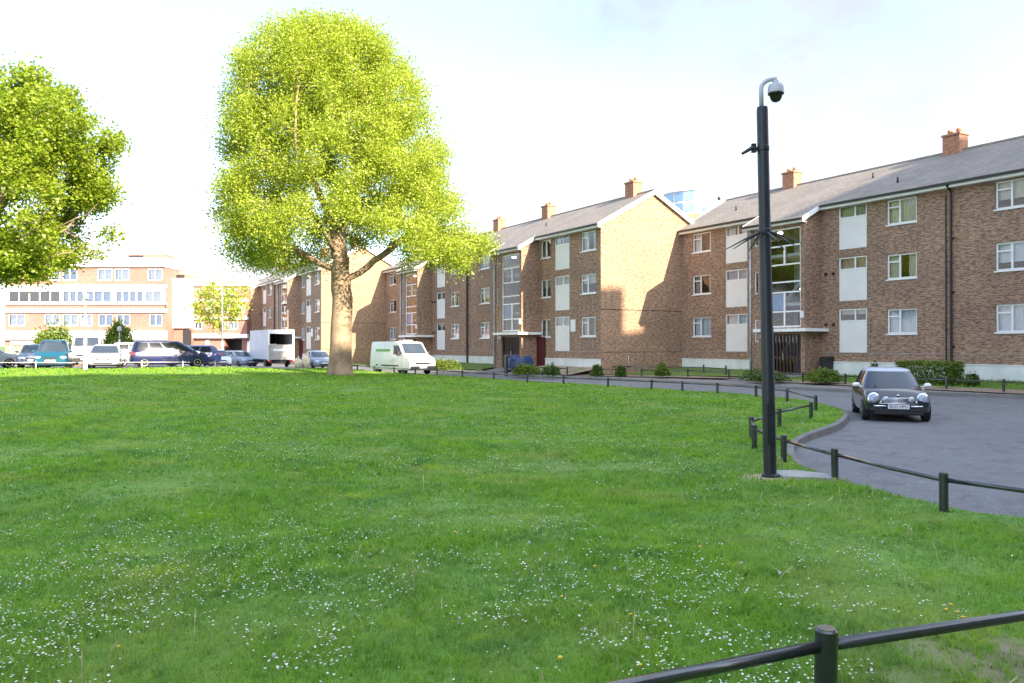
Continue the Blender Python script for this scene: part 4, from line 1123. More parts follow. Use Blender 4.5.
def wheel(root, x, y, r, w, side, spokes=6):
    m_ = MB(); prof = [(r * .62, -w / 2), (r * .9, -w / 2), (r * .985, -w * .40), (r, -w * .2), (r, w * .2), (r * .985, w * .40), (r * .9, w / 2), (r * .62, w / 2)]
    m_.lathe(prof, 24, (0, 0, 0), 'y'); wh = m_.obj('wheel', M['rubber'], root, angle=40, loc=(x, y, r))
    m_ = MB(); s_ = side
    m_.lathe([(r * .66, s_ * w * .30), (r * .66, s_ * w * .51), (r * .58, s_ * w * .50), (r * .56, s_ * w * .36), (r * .2, s_ * w * .36)], 24, (0, 0, 0), 'y')
    for k in range(spokes):
        a = 2 * math.pi * k / spokes; c, s2 = math.cos(a), math.sin(a)
        m_.hexa([(c * r * .1 + s2 * r * .07, s_ * w * .38, s2 * r * .1 - c * r * .07), (c * r * .6 + s2 * r * .05, s_ * w * .44, s2 * r * .6 - c * r * .05), (c * r * .6 - s2 * r * .05, s_ * w * .44, s2 * r * .6 + c * r * .05), (c * r * .1 - s2 * r * .07, s_ * w * .38, s2 * r * .1 + c * r * .07),
                 (c * r * .1 + s2 * r * .07, s_ * w * .50, s2 * r * .1 - c * r * .07), (c * r * .6 + s2 * r * .05, s_ * w * .49, s2 * r * .6 - c * r * .05), (c * r * .6 - s2 * r * .05, s_ * w * .49, s2 * r * .6 + c * r * .05), (c * r * .1 - s2 * r * .07, s_ * w * .50, s2 * r * .1 + c * r * .07)])
    m_.lathe([(r * .14, s_ * w * .36), (r * .13, s_ * w * .52)], 12, (0, 0, 0), 'y')
    m_.obj('rim', M['alloy'], wh, angle=40)

def blob(mb, c, r, n=14, m=7):
    prof = [(math.cos(-math.pi / 2 + math.pi * j / m), math.sin(-math.pi / 2 + math.pi * j / m)) for j in range(1, m)]
    t = MB(); t.lathe([(1e-3, -1)] + prof + [(1e-3, 1)], n)
    mb.add([(c[0] + x * r[0], c[1] + y * r[1], c[2] + z * r[2]) for x, y, z in t.v], t.f)

def car(name, label, cat, loc, heading, col, kind='hatch', L=3.95, W=1.68, H=1.45, roofcol=None, group=None, plate=None, hood=None, fast=True):
    root = thing(name, label, cat, loc, heading, group)
    cm = paint('paint_%d_%d_%d' % tuple(int(round(c * 1000)) for c in col), col)
    h2 = L / 2; w = W / 2
    P = dict(hatch=dict(belt=.90, hz=.88, nose=.68, hoodl=1.0, xf1=.78, xr0=.06, xr1=.42, n=5.5),
             mpv=dict(belt=.95, hz=1.0, nose=.74, hoodl=.82, xf1=1.0, xr0=.04, xr1=.22, n=6),
             saloon=dict(belt=.90, hz=.88, nose=.66, hoodl=1.15, xf1=.85, xr0=.55, xr1=1.1, n=5),
             estate=dict(belt=.90, hz=.90, nose=.68, hoodl=1.1, xf1=.85, xr0=.05, xr1=.35, n=6),
             mini=dict(belt=.88, hz=.90, nose=.70, hoodl=1.10, xf1=.56, xr0=.10, xr1=.34, n=4.6))[kind]
    bz = P['belt']; wr = .30 if kind != 'mini' else .295; wbx = (h2 - (.78 if kind != 'mini' else .60), -h2 + (.72 if kind != 'mini' else .56))
    xw = h2 - P['hoodl']
    st = [(-h2, w * .80, .40, .60, bz - .16, .0), (-h2 + .05, w * .92, .32, .60, bz - .06, .0), (-h2 + .16, w * .97, .26, .60, bz - .01, .0), (-h2 + .6, w, .20, .62, bz, .0), (0, w, .19, .62, bz, .0),
          (xw, w * .995, .19, .62, bz - .01, .02), (xw + .18, w * .99, .19, .62, P['hz'] - .03, .035), (h2 - .42, w * .975, .20, .60, (P['hz'] + P['nose']) / 2 + .015, .05), (h2 - .18, w * .94, .22, .56, P['nose'] + .01, .045), (h2 - .06, w * .88, .24, .52, P['nose'] - .05, .02), (h2, w * .80, .30, .50, P['nose'] - .12, .0)]
    bb = MB(); loft_body(bb, dense(st, 3)); body = bb.obj('body', cm, root, normals=True, angle=32)
    cs = []
    for x in wbx:
        for s_ in (-1, 1):
            c = MB(); c.lathe([(wr + .055, s_ * (w - .24)), (wr + .055, s_ * (w + .2))], 24, (x, 0, wr + .005), 'y'); cs.append(c.obj('cutter', M['plastic_dark'], normals=True))
    cut(body, cs)
    hp = dict(xf0=xw + .06, xf1=xw + .06 - P['xf1'], xr0=-h2 + P['xr0'], xr1=-h2 + P['xr1'], w0=w * .945, w1=w * (.74 if kind != 'mini' else .72), z0=bz - .03, z1=H - (.07 if kind != 'mini' else .10), n=P['n'], bow=.10)
    f = house(hp, 0)
    NT = 56; gm = MB(); hs = [i / 6 for i in range(7)]
    rows = [[f(2 * math.pi * k / NT, hh) for k in range(NT)] for hh in hs]
    def cap_rows():
        cx = (hp['xf1'] + hp['xr1']) / 2; out = []
        cs2 = 1.45 if kind == 'mini' else 1
        for sc, dz in ((.965, .028), (.90, .046), (.7, .062), (.4, .069), (.05, .07)):
            out.append([Vector((cx + (q.x - cx) * sc, q.y * sc, q.z + dz * cs2)) for q in rows[-1]])
        return out
    def skin(mb, rr):
        vs = [p for r_ in rr for p in r_]; mb.add(vs, [(i * NT + k, i * NT + (k + 1) % NT, (i + 1) * NT + (k + 1) % NT, (i + 1) * NT + k) for i in range(len(rr) - 1) for k in range(NT)])
        return len(rr)
    cr = cap_rows()
    # pillars and rails only: the window openings are left open so that the panes have a dark cabin behind them
    side = dict(hatch=[(58, 88), (93, 122)], mpv=[(50, 84), (88, 112), (115, 132)], saloon=[(58, 88), (93, 122)], estate=[(54, 82), (86, 108), (112, 130)], mini=[(60, 101), (106, 126)])[kind]
    fw, rw = (46, 180 - 48 if kind != 'mini' else 180 - 46)
    spans = [(-fw, fw, 'windscreen', .07, .95), (180 - (180 - rw), 180 + (180 - rw), 'rear_window', .16, .90)]
    for a, b in side: spans += [(a, b, 'side_window', .14, .92), (-b, -a, 'side_window', .14, .92)]
    # remap angles so that they follow the superellipse's even arc: use as-is
    skin(gm, rows)
    keep = []
    for fc in gm.f:
        c = sum((Vector(gm.v[i]) for i in fc), Vector()) / 4; keep.append(fc)
    gm.obj('cabin', cm, root, angle=40, normals=False)
    rm = MB(); skin(rm, [rows[-1]] + cr); rm.obj('roof_panel', paint('paint_roof_pale', (.42, .47, .56)) if roofcol else cm, root, smooth=True)
    def even(deg):  # angle on the superellipse whose direction (in the unit square) is deg
        a = R(deg); c, s_ = math.cos(a), math.sin(a); n_ = hp['n'] / 2
        return math.atan2(math.copysign(abs(s_) ** n_, s_), math.copysign(abs(c) ** n_, c)) + (2 * math.pi * round((a) / (2 * math.pi)) if abs(a) > 2 * math.pi else 0)
    for a, b, nm, h0, h1 in spans:
        pm = MB(); nt, nh = 12, 4; vs = []
        for j in range(nh + 1):
            for i in range(nt + 1):
                dg = a + (b - a) * i / nt; th = even(((dg + 180) % 360) - 180); vs.append(f(th, h0 + (h1 - h0) * j / nh, .007))
        pm.add(vs, [(j * (nt + 1) + i, j * (nt + 1) + i + 1, (j + 1) * (nt + 1) + i + 1, (j + 1) * (nt + 1) + i) for j in range(nh) for i in range(nt)])
        pm.obj(nm, M['car_screen'] if nm == 'windscreen' else M['car_pane'], root, smooth=True)
    for x in wbx:
        for s_ in (-1, 1): wheel(root, x, s_ * (w - .10), wr, .19, s_, 5 if kind != 'mini' else 8)
    um = MB(); um.box(-h2 + .3, h2 - .3, -w * .8, w * .8, .17, .35); um.obj('underbody', M['plastic_dark'], root)
    for s_ in (-1, 1):   # mirrors
        mm = MB(); blob(mm, (hp['xf0'] - .22, s_ * (w + .07), bz + .06), (.07, .105, .065)); mm.tube([(hp['xf0'] - .2, s_ * (w - .09), bz + .0), (hp['xf0'] - .2, s_ * (w + .0), bz + .03)], .022, 6)
        mm.obj('wing_mirror', paint('paint_roof_white', (.78, .80, .83)) if roofcol else cm, root, smooth=True)
    if kind != 'mini':
        for s_ in (-1, 1):
            lm = MB(); blob(lm, (h2 - .13, s_ * w * .70, P['nose'] - .08), (.14, .19, .085)); lm.obj('headlight', M['lamp_glass'], root, smooth=True)
            lm = MB(); blob(lm, (-h2 + .09, s_ * w * .82, bz - .13), (.10, .11, .16 if kind in ('hatch', 'mpv', 'estate') else .09)); lm.obj('tail_light', M['lamp_red'], root, smooth=True)
            bm_ = MB(); bm_.box(s_ * 0 + -.55, .55, w * s_ - .012 * s_ - .004, w * s_ + .012 * s_ + .004, .42, .47); bm_.obj('rubbing_strip', M['plastic_dark'], root)
        gm = MB(); gm.box(h2 - .08, h2 + .006, -w * .38, w * .38, P['nose'] - .17, P['nose'] - .07); gm.obj('grille', M['plastic_dark'], root)
        gm = MB(); gm.box(h2 - .1, h2 + .012, -w * .55, w * .55, .30, .38); gm.obj('lower_grille', M['plastic_dark'], root)
        pm = MB(); pm.box(h2 + .0, h2 + .022, -.26, .26, .42, .53); pm.obj('number_plate', M['plate'], root)
        pm = MB(); pm.box(-h2 - .022, -h2 + .02, -.26, .26, .56, .67); pm.obj('number_plate', M['plate_yellow'], root)
    return root, hp, f, body

M['lamp_clear'] = plain('clear_headlamp', (.28, .33, .43), .06, .35, 14, spec=.9, coat=.8)
M['car_pane'] = plain('car_side_glass', (.02, .026, .032), .08, .2, 1, spec=.5)
M['car_screen'] = plain('car_windscreen_glass', (.035, .05, .07), .06, .25, .8, spec=.6, coat=.2)

# ---- the dark hatchback in the turning head
M['paint_6_8_18'] = plain('paint_6_8_18', (.006, .008, .018), .18, .05, 2, coat=.7)
hd_ = math.atan2(-.944, -.30)
mini, hp, f, body = car('small_hatchback', 'small dark blue-black hatchback with pale roof and round headlamps on the grey road', 'car', (10.40, 22.1, -.085), hd_,
                        (.006, .008, .018), 'mini', 3.63, 1.69, 1.41, roofcol=True)
mini.scale = (.96, .96, .96)
h2 = 3.63 / 2; w = .845
for s_ in (-1, 1):
    lm = MB(); t = MB(); t.lathe([(.005, .05), (.075, .05), (.125, .02), (.138, -.03)], 20)
    q = Matrix.Rotation(R(78), 4, 'Y')
    pos = Vector((h2 - .062, s_ * .60, .625))
    lm.add([pos + (q @ Vector((x * 1.05, y, z))) for x, y, z in t.v], t.f); hl = lm.obj('headlight', M['lamp_clear'], mini, smooth=True)
    rg = MB(); t = MB(); t.lathe([(.138, -.035), (.156, -.03), (.158, .0), (.14, .018)], 20)
    rg.add([pos + (q @ Vector((x * 1.05, y, z))) for x, y, z in t.v], t.f); rg.obj('headlight_ring', M['chrome'], hl, smooth=True)
    lm = MB(); blob(lm, (h2 - .0, s_ * .31, .60), (.05, .075, .075)); sp = lm.obj('driving_lamp', M['lamp_clear'], mini, smooth=True)
    lm = MB(); lm.lathe([(.082, -.06), (.084, .01), (.076, .02)], 16, (h2 - .01, s_ * .31, .60), 'x'); lm.obj('lamp_shell', M['chrome'], sp, smooth=True)
    lm = MB(); blob(lm, (h2 - .07, s_ * .64, .50), (.05, .07, .035)); lm.obj('indicator', M['lamp_glass'], mini, smooth=True)
    lm = MB(); blob(lm, (-h2 + .06, s_ * .70, .78), (.06, .09, .13)); lm.obj('tail_light', M['lamp_red'], mini, smooth=True)
    bm_ = MB(); bm_.tube([(h2 - .07, s_ * .70, .427), (h2 + .015, s_ * .52, .43), (h2 + .035, s_ * .29, .43)], .025, 8); bm_.obj('bumper_bar', M['chrome'], mini, smooth=True)
    # wiper and bonnet stripe edge
    wm_ = MB(); wm_.tube([f(s_ * .02 - .1, .02, .03), f(.62 if s_ > 0 else -.30, .13, .022)], .010, 5); wm_.obj('wiper', M['plastic_dark'], mini)
gm = MB(); gp = [(-.47, .50), (.47, .50), (.41, .57), (.30, .64), (-.30, .64), (-.41, .57)]
gm.prism([(h2 - .05, y, z) for y, z in gp], (.055, 0, 0)); gr = gm.obj('grille', M['plastic_dark'], mini)
gm = MB()
for a, b in zip(gp, gp[1:] + gp[:1]): gm.tube([(h2 + .008, a[0], a[1]), (h2 + .008, b[0], b[1])], .017, 6)
for z in (.535, .57, .605): gm.tube([(h2 + .012, -.36, z), (h2 + .012, .36, z)], .010, 6)
gm.obj('grille_bars', M['chrome'], gr, smooth=True)
gm = MB(); gm.box(h2 - .08, h2 - .003, -.60, .60, .22, .30); gm.obj('lower_grille', M['plastic_dark'], mini)
gm = MB(); gm.box(h2 - .08, h2 + .016, -.70, .70, .31, .405); gm.obj('bumper', M['plastic_dark'], mini)
pm = MB(); pm.box(h2 + .017, h2 + .03, -.26, .26, .36, .475); pl = pm.obj('number_plate', M['plate'], mini)
me = text_mesh('EL53 HPU', .105); me.materials.append(M['ink']); o = bpy.data.objects.new('plate_lettering', me); COL.objects.link(o); o.parent = pl
o.location = (h2 + .0325, 0, .4175); o.rotation_euler = (R(90), 0, R(90))
bm_ = MB(); blob(bm_, (h2 - .09, 0, .715), (.025, .045, .02)); bm_.obj('bonnet_badge', M['chrome'], mini, smooth=True)
pm = MB(); pm.box(-h2 - .02, -h2 + .03, -.26, .26, .60, .71); pm.obj('number_plate', M['plate_yellow'], mini)

# ---- parked cars beyond the lawn
GC = 'cars parked beyond the lawn'
def pc(px, y): x = at_px(px, y); return (x, y, park_h(x, y))
CH = dict(cam=lambda x, y: math.atan2(-y, -x))
def cam_h(px, d=0): return math.atan2(-1, -(px - 512) / 800) + R(d)
car('parked_car', 'teal tall people carrier facing the lawn', 'car', pc(54, 46.0), cam_h(54, -5), (.004, .08, .135), 'mpv', 4.1, 1.72, 1.66, group=GC)
car('parked_car', 'small slate-blue car half hidden beside the teal people carrier', 'car', pc(35, 48.5), cam_h(35, -4), (.16, .20, .30), 'hatch', 3.7, 1.62, 1.42, group=GC)
car('parked_car', 'silver-blue car cut off by the picture edge beside the lawn', 'car', pc(-18, 46.5), R(38), (.34, .38, .46), 'hatch', 4.1, 1.7, 1.45, group=GC)
car('parked_car', 'silver saloon facing the lawn between white van and white estate', 'car', pc(106, 47.0), cam_h(106, -4), (.33, .35, .37), 'saloon', 4.4, 1.74, 1.40, group=GC)
car('parked_car', 'white estate car partly behind the dark blue people carrier', 'car', pc(147, 53.5), R(34), (.78, .78, .78), 'estate', 4.6, 1.75, 1.58, group=GC)
car('parked_car', 'dark blue people carrier seen side-on with red tail lamps', 'car', pc(170, 49.5), R(31), (.006, .015, .085), 'mpv', 4.5, 1.74, 1.62, group=GC)
car('parked_car', 'blue hatchback with red tail lamp showing beyond the dark people carrier', 'car', pc(190, 56), R(206), (.06, .10, .30), 'hatch', 4.0, 1.7, 1.45, group=GC)
car('parked_car', 'pale silver hatchback parked between dark people carrier and grey lamp foot', 'car', pc(217, 66), cam_h(217, 12), (.58, .60, .64), 'hatch', 3.9, 1.68, 1.46, group=GC)
car('parked_car', 'light blue-grey car parked just before the white box truck', 'car', pc(239, 70), cam_h(239, 30), (.30, .36, .44), 'hatch', 4.0, 1.7, 1.42, group=GC)
car('parked_car', 'light blue saloon between the box truck and the plane trunk', 'car', pc(318, 63.5), R(-62), (.20, .26, .38), 'saloon', 4.3, 1.7, 1.42, group=GC)

# ---- panel vans
def van(name, label, loc, heading, col, L=4.9, W=1.95, H=2.15, lettering=False):
    root = thing(name, label, 'van', loc, heading); h2 = L / 2; w = W / 2; cm = paint('van_paint_%d' % int(col[1] * 1000), col)
    prof = [(-h2, .34), (-h2 - .0, .95), (-h2 + .06, H - .14), (-h2 + .16, H - .02), (h2 - 2.0, H), (h2 - 1.46, H - .06), (h2 - .80, 1.30), (h2 - .58, 1.22), (h2 - .14, 1.08), (h2 - .03, .90), (h2, .55), (h2 - .02, .36), (h2 - .2, .28), (-h2 + .2, .28)]
    bm = bmesh.new(); ys = [(-w, 0), (w, 0)]
    def yy(z, s_): return s_ * (w - max(0, (z - 1.0)) * .085)
    va = [bm.verts.new((x, yy(z, -1), z)) for x, z in prof]; vb = [bm.verts.new((x, yy(z, 1), z)) for x, z in prof]
    n = len(prof); bm.faces.new(va); bm.faces.new(vb[::-1])
    for i in range(n): bm.faces.new((va[i], vb[i], vb[(i + 1) % n], va[(i + 1) % n]))
    bmesh.ops.recalc_face_normals(bm, faces=bm.faces)
    bmesh.ops.bevel(bm, geom=list(bm.edges), offset=.07, segments=3, profile=.6, affect='EDGES', clamp_overlap=True)
    me = bpy.data.meshes.new('body'); bm.to_mesh(me); bm.free(); me.materials.append(cm); body = bpy.data.objects.new('body', me); COL.objects.link(body); body.parent = root
    wx = (h2 - .86, -h2 + .95); cs = []
    for x in wx:
        for s_ in (-1, 1):
            c = MB(); c.lathe([(.40, s_ * (w - .3)), (.40, s_ * (w + .2))], 24, (x, 0, .34), 'y'); cs.append(c.obj('cutter', M['plastic_dark'], normals=True))
    cut(body, cs)
    for x in wx:
        for s_ in (-1, 1): wheel(root, x, s_ * (w - .11), .33, .21, s_, 7)
    # glass
    def scr(t, s_): # on the windscreen plane
        a = Vector((h2 - 1.46, 0, H - .06)); b = Vector((h2 - .80, 0, 1.30)); q = a + (b - a) * t; q.y = s_ * (yy(q.z, 1) - .13); return q
    nrm = Vector((.79, 0, .66)).normalized() * .012; pm = MB(); pm.quad(scr(.93, -1) + nrm, scr(.93, 1) + nrm, scr(.10, 1) + nrm, scr(.10, -1) + nrm); pm.obj('windscreen', M['car_screen'], root)
    for s_ in (-1, 1):
        pm = MB(); pts = [(h2 - 2.05, 1.30), (h2 - 1.0, 1.32), (h2 - 1.45, H - .26), (h2 - 2.05, H - .26)]
        v4 = [(x, yy(z, s_) + s_ * .008, z) for x, z in pts]; pm.quad(*(v4 if s_ < 0 else v4[::-1])); pm.obj('side_window', M['car_pane'], root)
        mm = MB(); mm.box(h2 - 1.22, h2 - 1.08, s_ * (w + .16) - .10, s_ * (w + .16) + .10, 1.22, 1.52); mm.tube([(h2 - 1.15, s_ * (w - .06), 1.28), (h2 - 1.15, s_ * (w + .1), 1.3)], .03, 6); mm.obj('wing_mirror', M['plastic_dark'], root)
        lm = MB(); blob(lm, (h2 - .10, s_ * (w - .26), .88), (.10, .19, .11)); lm.obj('headlight', M['lamp_glass'], root, smooth=True)
        lm = MB(); lm.box(-h2 - .012, -h2 + .05, s_ * (w - .12) - .06, s_ * (w - .12) + .06, .8, 1.25); lm.obj('tail_light', M['lamp_red'], root)
        sm = MB(); sm.box(-h2 + 1.5, h2 - 1.35, s_ * w - .012, s_ * w + .012, .52, .60); sm.obj('rubbing_strip', M['plastic_dark'], root)
        gm = MB()   # door shut lines
        for x in (h2 - 2.12, h2 - .98 - .05, h2 - 3.2):
            z1 = H - .22 if x < h2 - 1.8 else 1.28; gm.hexa([(x, yy(.45, s_) - s_ * .01, .45), (x + .014, yy(.45, s_) - s_ * .01, .45), (x + .014, yy(.45, s_) + s_ * .006, .45), (x, yy(.45, s_) + s_ * .006, .45), (x, yy(z1, s_) - s_ * .01, z1), (x + .014, yy(z1, s_) - s_ * .01, z1), (x + .014, yy(z1, s_) + s_ * .006, z1), (x, yy(z1, s_) + s_ * .006, z1)])
        gm.obj('door_seam', M['plastic_dark'], root)
    gm = MB(); gm.box(h2 - .06, h2 + .012, -.55, .55, .66, .80); gm.obj('grille', M['plastic_dark'], root)
    bm_ = MB(); bm_.box(h2 - .14, h2 + .05, -w + .06, w - .06, .34, .56); bm_.obj('bumper', M['plastic_dark'], root)
    pm = MB(); pm.box(h2 + .051, h2 + .065, -.26, .26, .42, .53); pm.obj('number_plate', M['plate'], root)
    wm_ = MB(); wm_.tube([scr(.95, -.75) + nrm * 2, scr(.80, .0) + nrm * 2], .014, 5); wm_.tube([scr(.95, .05) + nrm * 2, scr(.80, .75) + nrm * 2], .014, 5); wm_.obj('wiper', M['plastic_dark'], root)
    if lettering:   # green blurred trade lettering band on the flank
        for s_ in (-1,):
            lb = MB(); lb.box(-h2 + .75, h2 - 2.45, s_ * (w - .045) - .008, s_ * (w - .045) + .0, 1.48, 1.64) ; lb.obj('flank_lettering', paint('van_letter_green', (.16, .45, .10)), root)
        lm = MB(); lm.box(-.5 + h2 - 1.9, h2 - 1.75, -.35, .35, H + .0, H + .09); lm.obj('roof_beacon', M['sign_white'], root)
    return root
vd = math.atan2(D.y * -1, D.x * -1)
vp = at_px(402, 53.4)
van('panel_van', 'white panel van with green flank lettering parked beyond the plane trunk', (vp, 53.4, 0), vd + R(9), (.78, .79, .78), 5.1, 1.98, 2.15, lettering=True)
vp = at_px(88, 56.5)
van('panel_van', 'plain white van seen front-on behind the slim street lamp', (vp, 56.5, park_h(vp, 56.5) + .05), cam_h(88, -4), (.74, .74, .74), 4.7, 1.85, 2.1)

# ---- the box truck, rear shutter half open
bt = thing('box_truck', 'white box truck with open dark rear beside the brick flats', 'truck', (at_px(281, 65.5), 65.5, 0), math.atan2(D.y, D.x) + R(2))
L, W, Z0, Z1 = 5.6, 2.15, .75, 3.12; t = .05
cm = MB(); cm.box(0, L, W / 2 - t, W / 2, Z0, Z1); cm.obj('side_panel', M['truck_shaded_white'], bt)
cm = MB(); cm.box(0, L, -W / 2, -W / 2 + t, Z0, Z1); cm.obj('side_panel', M['truck_shaded_white'], bt)
cm = MB(); cm.box(0, L, -W / 2, W / 2, Z1 + .001, Z1 + .05); cm.obj('box_roof', M['truck_shaded_white'], bt)
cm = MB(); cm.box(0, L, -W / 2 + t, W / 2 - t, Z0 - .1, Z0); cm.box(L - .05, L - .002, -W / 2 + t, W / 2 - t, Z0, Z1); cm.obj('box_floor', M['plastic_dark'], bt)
cm = MB(); cm.box(-.06, -.002, -W / 2, -W / 2 + .14, Z0 - .1, Z1 + .05); cm.box(-.06, -.002, W / 2 - .14, W / 2, Z0 - .1, Z1 + .05); cm.box(-.06, -.002, -W / 2 + .14, W / 2 - .14, Z1 - .28, Z1 + .05); cm.obj('rear_frame', M['frame_white'], bt)
cm = MB(); cm.box(-.11, -.062, -W / 2 + .05, W / 2 - .05, .72, 1.95); tg = cm.obj('tail_lift', M['truck_grey'], bt)
cm = MB(); cm.box(-.117, -.111, -W / 2 + .16, W / 2 - .4, 1.42, 1.62); cm.obj('lettering_band', M['curtain_white'], tg)
for s_ in (-1, 1):
    lm = MB(); lm.box(-.13, -.02, s_ * .9 - .12, s_ * .9 + .12, .52, .66); lm.obj('tail_light', M['lamp_red'], bt)
cm = MB(); cm.box(.1, L + 1.4, -.45, .45, .45, .62); cm.obj('chassis', M['plastic_dark'], bt)
cm = MB(); cm.prism([(L + .1, -.98, .5), (L + 1.75, -.98, .5), (L + 1.75, -.98, 1.25), (L + 1.35, -.98, 2.25), (L + .1, -.98, 2.35)], (0, 1.96, 0)); cab = cm.obj('cab', M['truck_shaded_white'], bt)
wm_ = MB(); wm_.quad((L + .5, .985, 1.3), (L + 1.4, .985, 1.3), (L + 1.2, .985, 2.1), (L + .5, .985, 2.1)); wm_.obj('side_window', M['car_pane'], cab)
for x in (1.2, L + .9):
    for s_ in (-1, 1): wheel(bt, x, s_ * .88, .38, .25, s_, 6)
cm = MB()
for k, (x, y, sx, sy, sz) in enumerate([(.5, -.3, .5, .6, .6), (1.0, .45, .6, .7, .9), (.45, .5, .4, .4, .45)]): cm.box(x, x + sx, y - sy / 2, y + sy / 2, Z0 + .002, Z0 + .9 + sz * .4)
cargo = cm; tag(cm.obj('cargo_boxes', M['curtain_cream'], None), 'pale boxes loaded inside the open rear of the box truck', 'boxes')
cg = bpy.data.objects['cargo_boxes']; cg.location = bt.location; cg.rotation_euler = bt.rotation_euler

# ---- sacks on the lawn edge beside the truck
for k, (dx, dy, dz, r_, lab) in enumerate([(0, 0, 0, (.36, .30, .42), 'largest pale rubble sack standing beside the box truck'), (.62, .1, 0, (.30, .28, .52), 'tall pale sack next to the plane trunk side of the sack heap'), (-.42, -.25, 0, (.30, .24, .2), 'small slumped sack at the lamp side of the pale heap')]):
    m_ = MB(); blob(m_, (0, 0, r_[2]), r_, 14, 9); m_.v = [tuple(Vector(v_) * (1 + .12 * noise.noise(Vector(v_) * 3 + Vector((k, 0, 0))))) for v_ in m_.v]
    m_.tube([(0, 0, r_[2] * 1.85), (.03, 0, r_[2] * 2.15), (.06, .02, r_[2] * 2.3)], [.09, .05, .11], 8)
    x, y = at_px(298, 61.5) + dx, 61.5 + dy
    tag(m_.obj('rubble_sack', M['sack'], smooth=True, loc=(x, y, lawn_h(x, y))), lab, 'sack', 'pale sacks at the lawn edge')

# ---- motorcycle under a blue tarpaulin near the stair entrance, and a bollard bin
mt = thing('covered_motorcycle', 'motorcycle under a blue tarpaulin by the maroon door', 'motorcycle', (at_px(520, 47.2), 47.2, .19), RZ + math.pi)
tm = MB(); rows = []
for i in range(15):
    x = -1.05 + 2.1 * i / 14; t = i / 14
    top = 1.02 + .14 * math.exp(-((t - .80) / .06) ** 2) + .20 * math.exp(-((t - .10) / .05) ** 2) - .06 * math.exp(-((t - .5) / .15) ** 2) + .05 * noise.noise(Vector((t * 9, 1, 1))); wd = .30 + .14 * math.exp(-((t - .75) / .12) ** 2)
    rows.append([(x + .03 * noise.noise(Vector((x * 3, k, 0))), wd * math.sin(a) * (1 + .22 * noise.noise(Vector((x * 4, k * .9, 2)))), .32 + .05 * noise.noise(Vector((x * 5, k, 5))) + (top - .32) * max(0, math.cos(a)) ** .5) for k, a in enumerate([R(q) for q in range(-90, 91, 10)])])
n = len(rows[0]); tm.add([p for r_ in rows for p in r_], [(i * n + k, i * n + k + 1, (i + 1) * n + k + 1, (i + 1) * n + k) for i in range(14) for k in range(n - 1)] + [tuple(range(n)), tuple(range(14 * n, 15 * n))])
tm.obj('tarpaulin', M['tarp'], mt, angle=60)
for x in (-.68, .70): wheel(mt, x, 0, .31, .12, 1, 7)
tag((lambda m_: (m_.lathe([(.0, 0), (.12, 0), (.12, 1.05), (.14, 1.06), (.14, 1.14), (.05, 1.2)], 14), m_.obj('bollard', M['black_metal'], angle=40, loc=(at_px(506, 46.2), 46.2, .12)))[1])(MB()), 'black bollard standing before the blue tarpaulin', 'bollard')
bn = thing('litter_bin', 'small dark bin against the wall beside the stair entrance', 'bin', (*UO(5.05, .32)[:2], .36), RZ)
m_ = MB(); m_.hexa([(-.2, -.2, 0), (.2, -.2, 0), (.2, .2, 0), (-.2, .2, 0), (-.25, -.25, .85), (.25, -.25, .85), (.25, .25, .85), (-.25, .25, .85)]); m_.obj('bin_body', M['plastic_dark'], bn)
m_ = MB(); m_.hexa([(-.27, -.27, .852), (.27, -.27, .852), (.27, .27, .852), (-.27, .27, .852), (-.24, -.22, .93), (.24, -.22, .93), (.24, .24, .97), (-.24, .24, .97)]); m_.obj('lid', M['plastic_dark'], bn)
SKY_S = .115; CLOUD_S = 1.15; CLOUD_FAR = .175; CLOUD_LOC = (4.5, 0.2, 0.0); CLOUD_T0 = .46; CLOUD_T1 = .60; SUN_E = 3.5; EXPO = 2.3
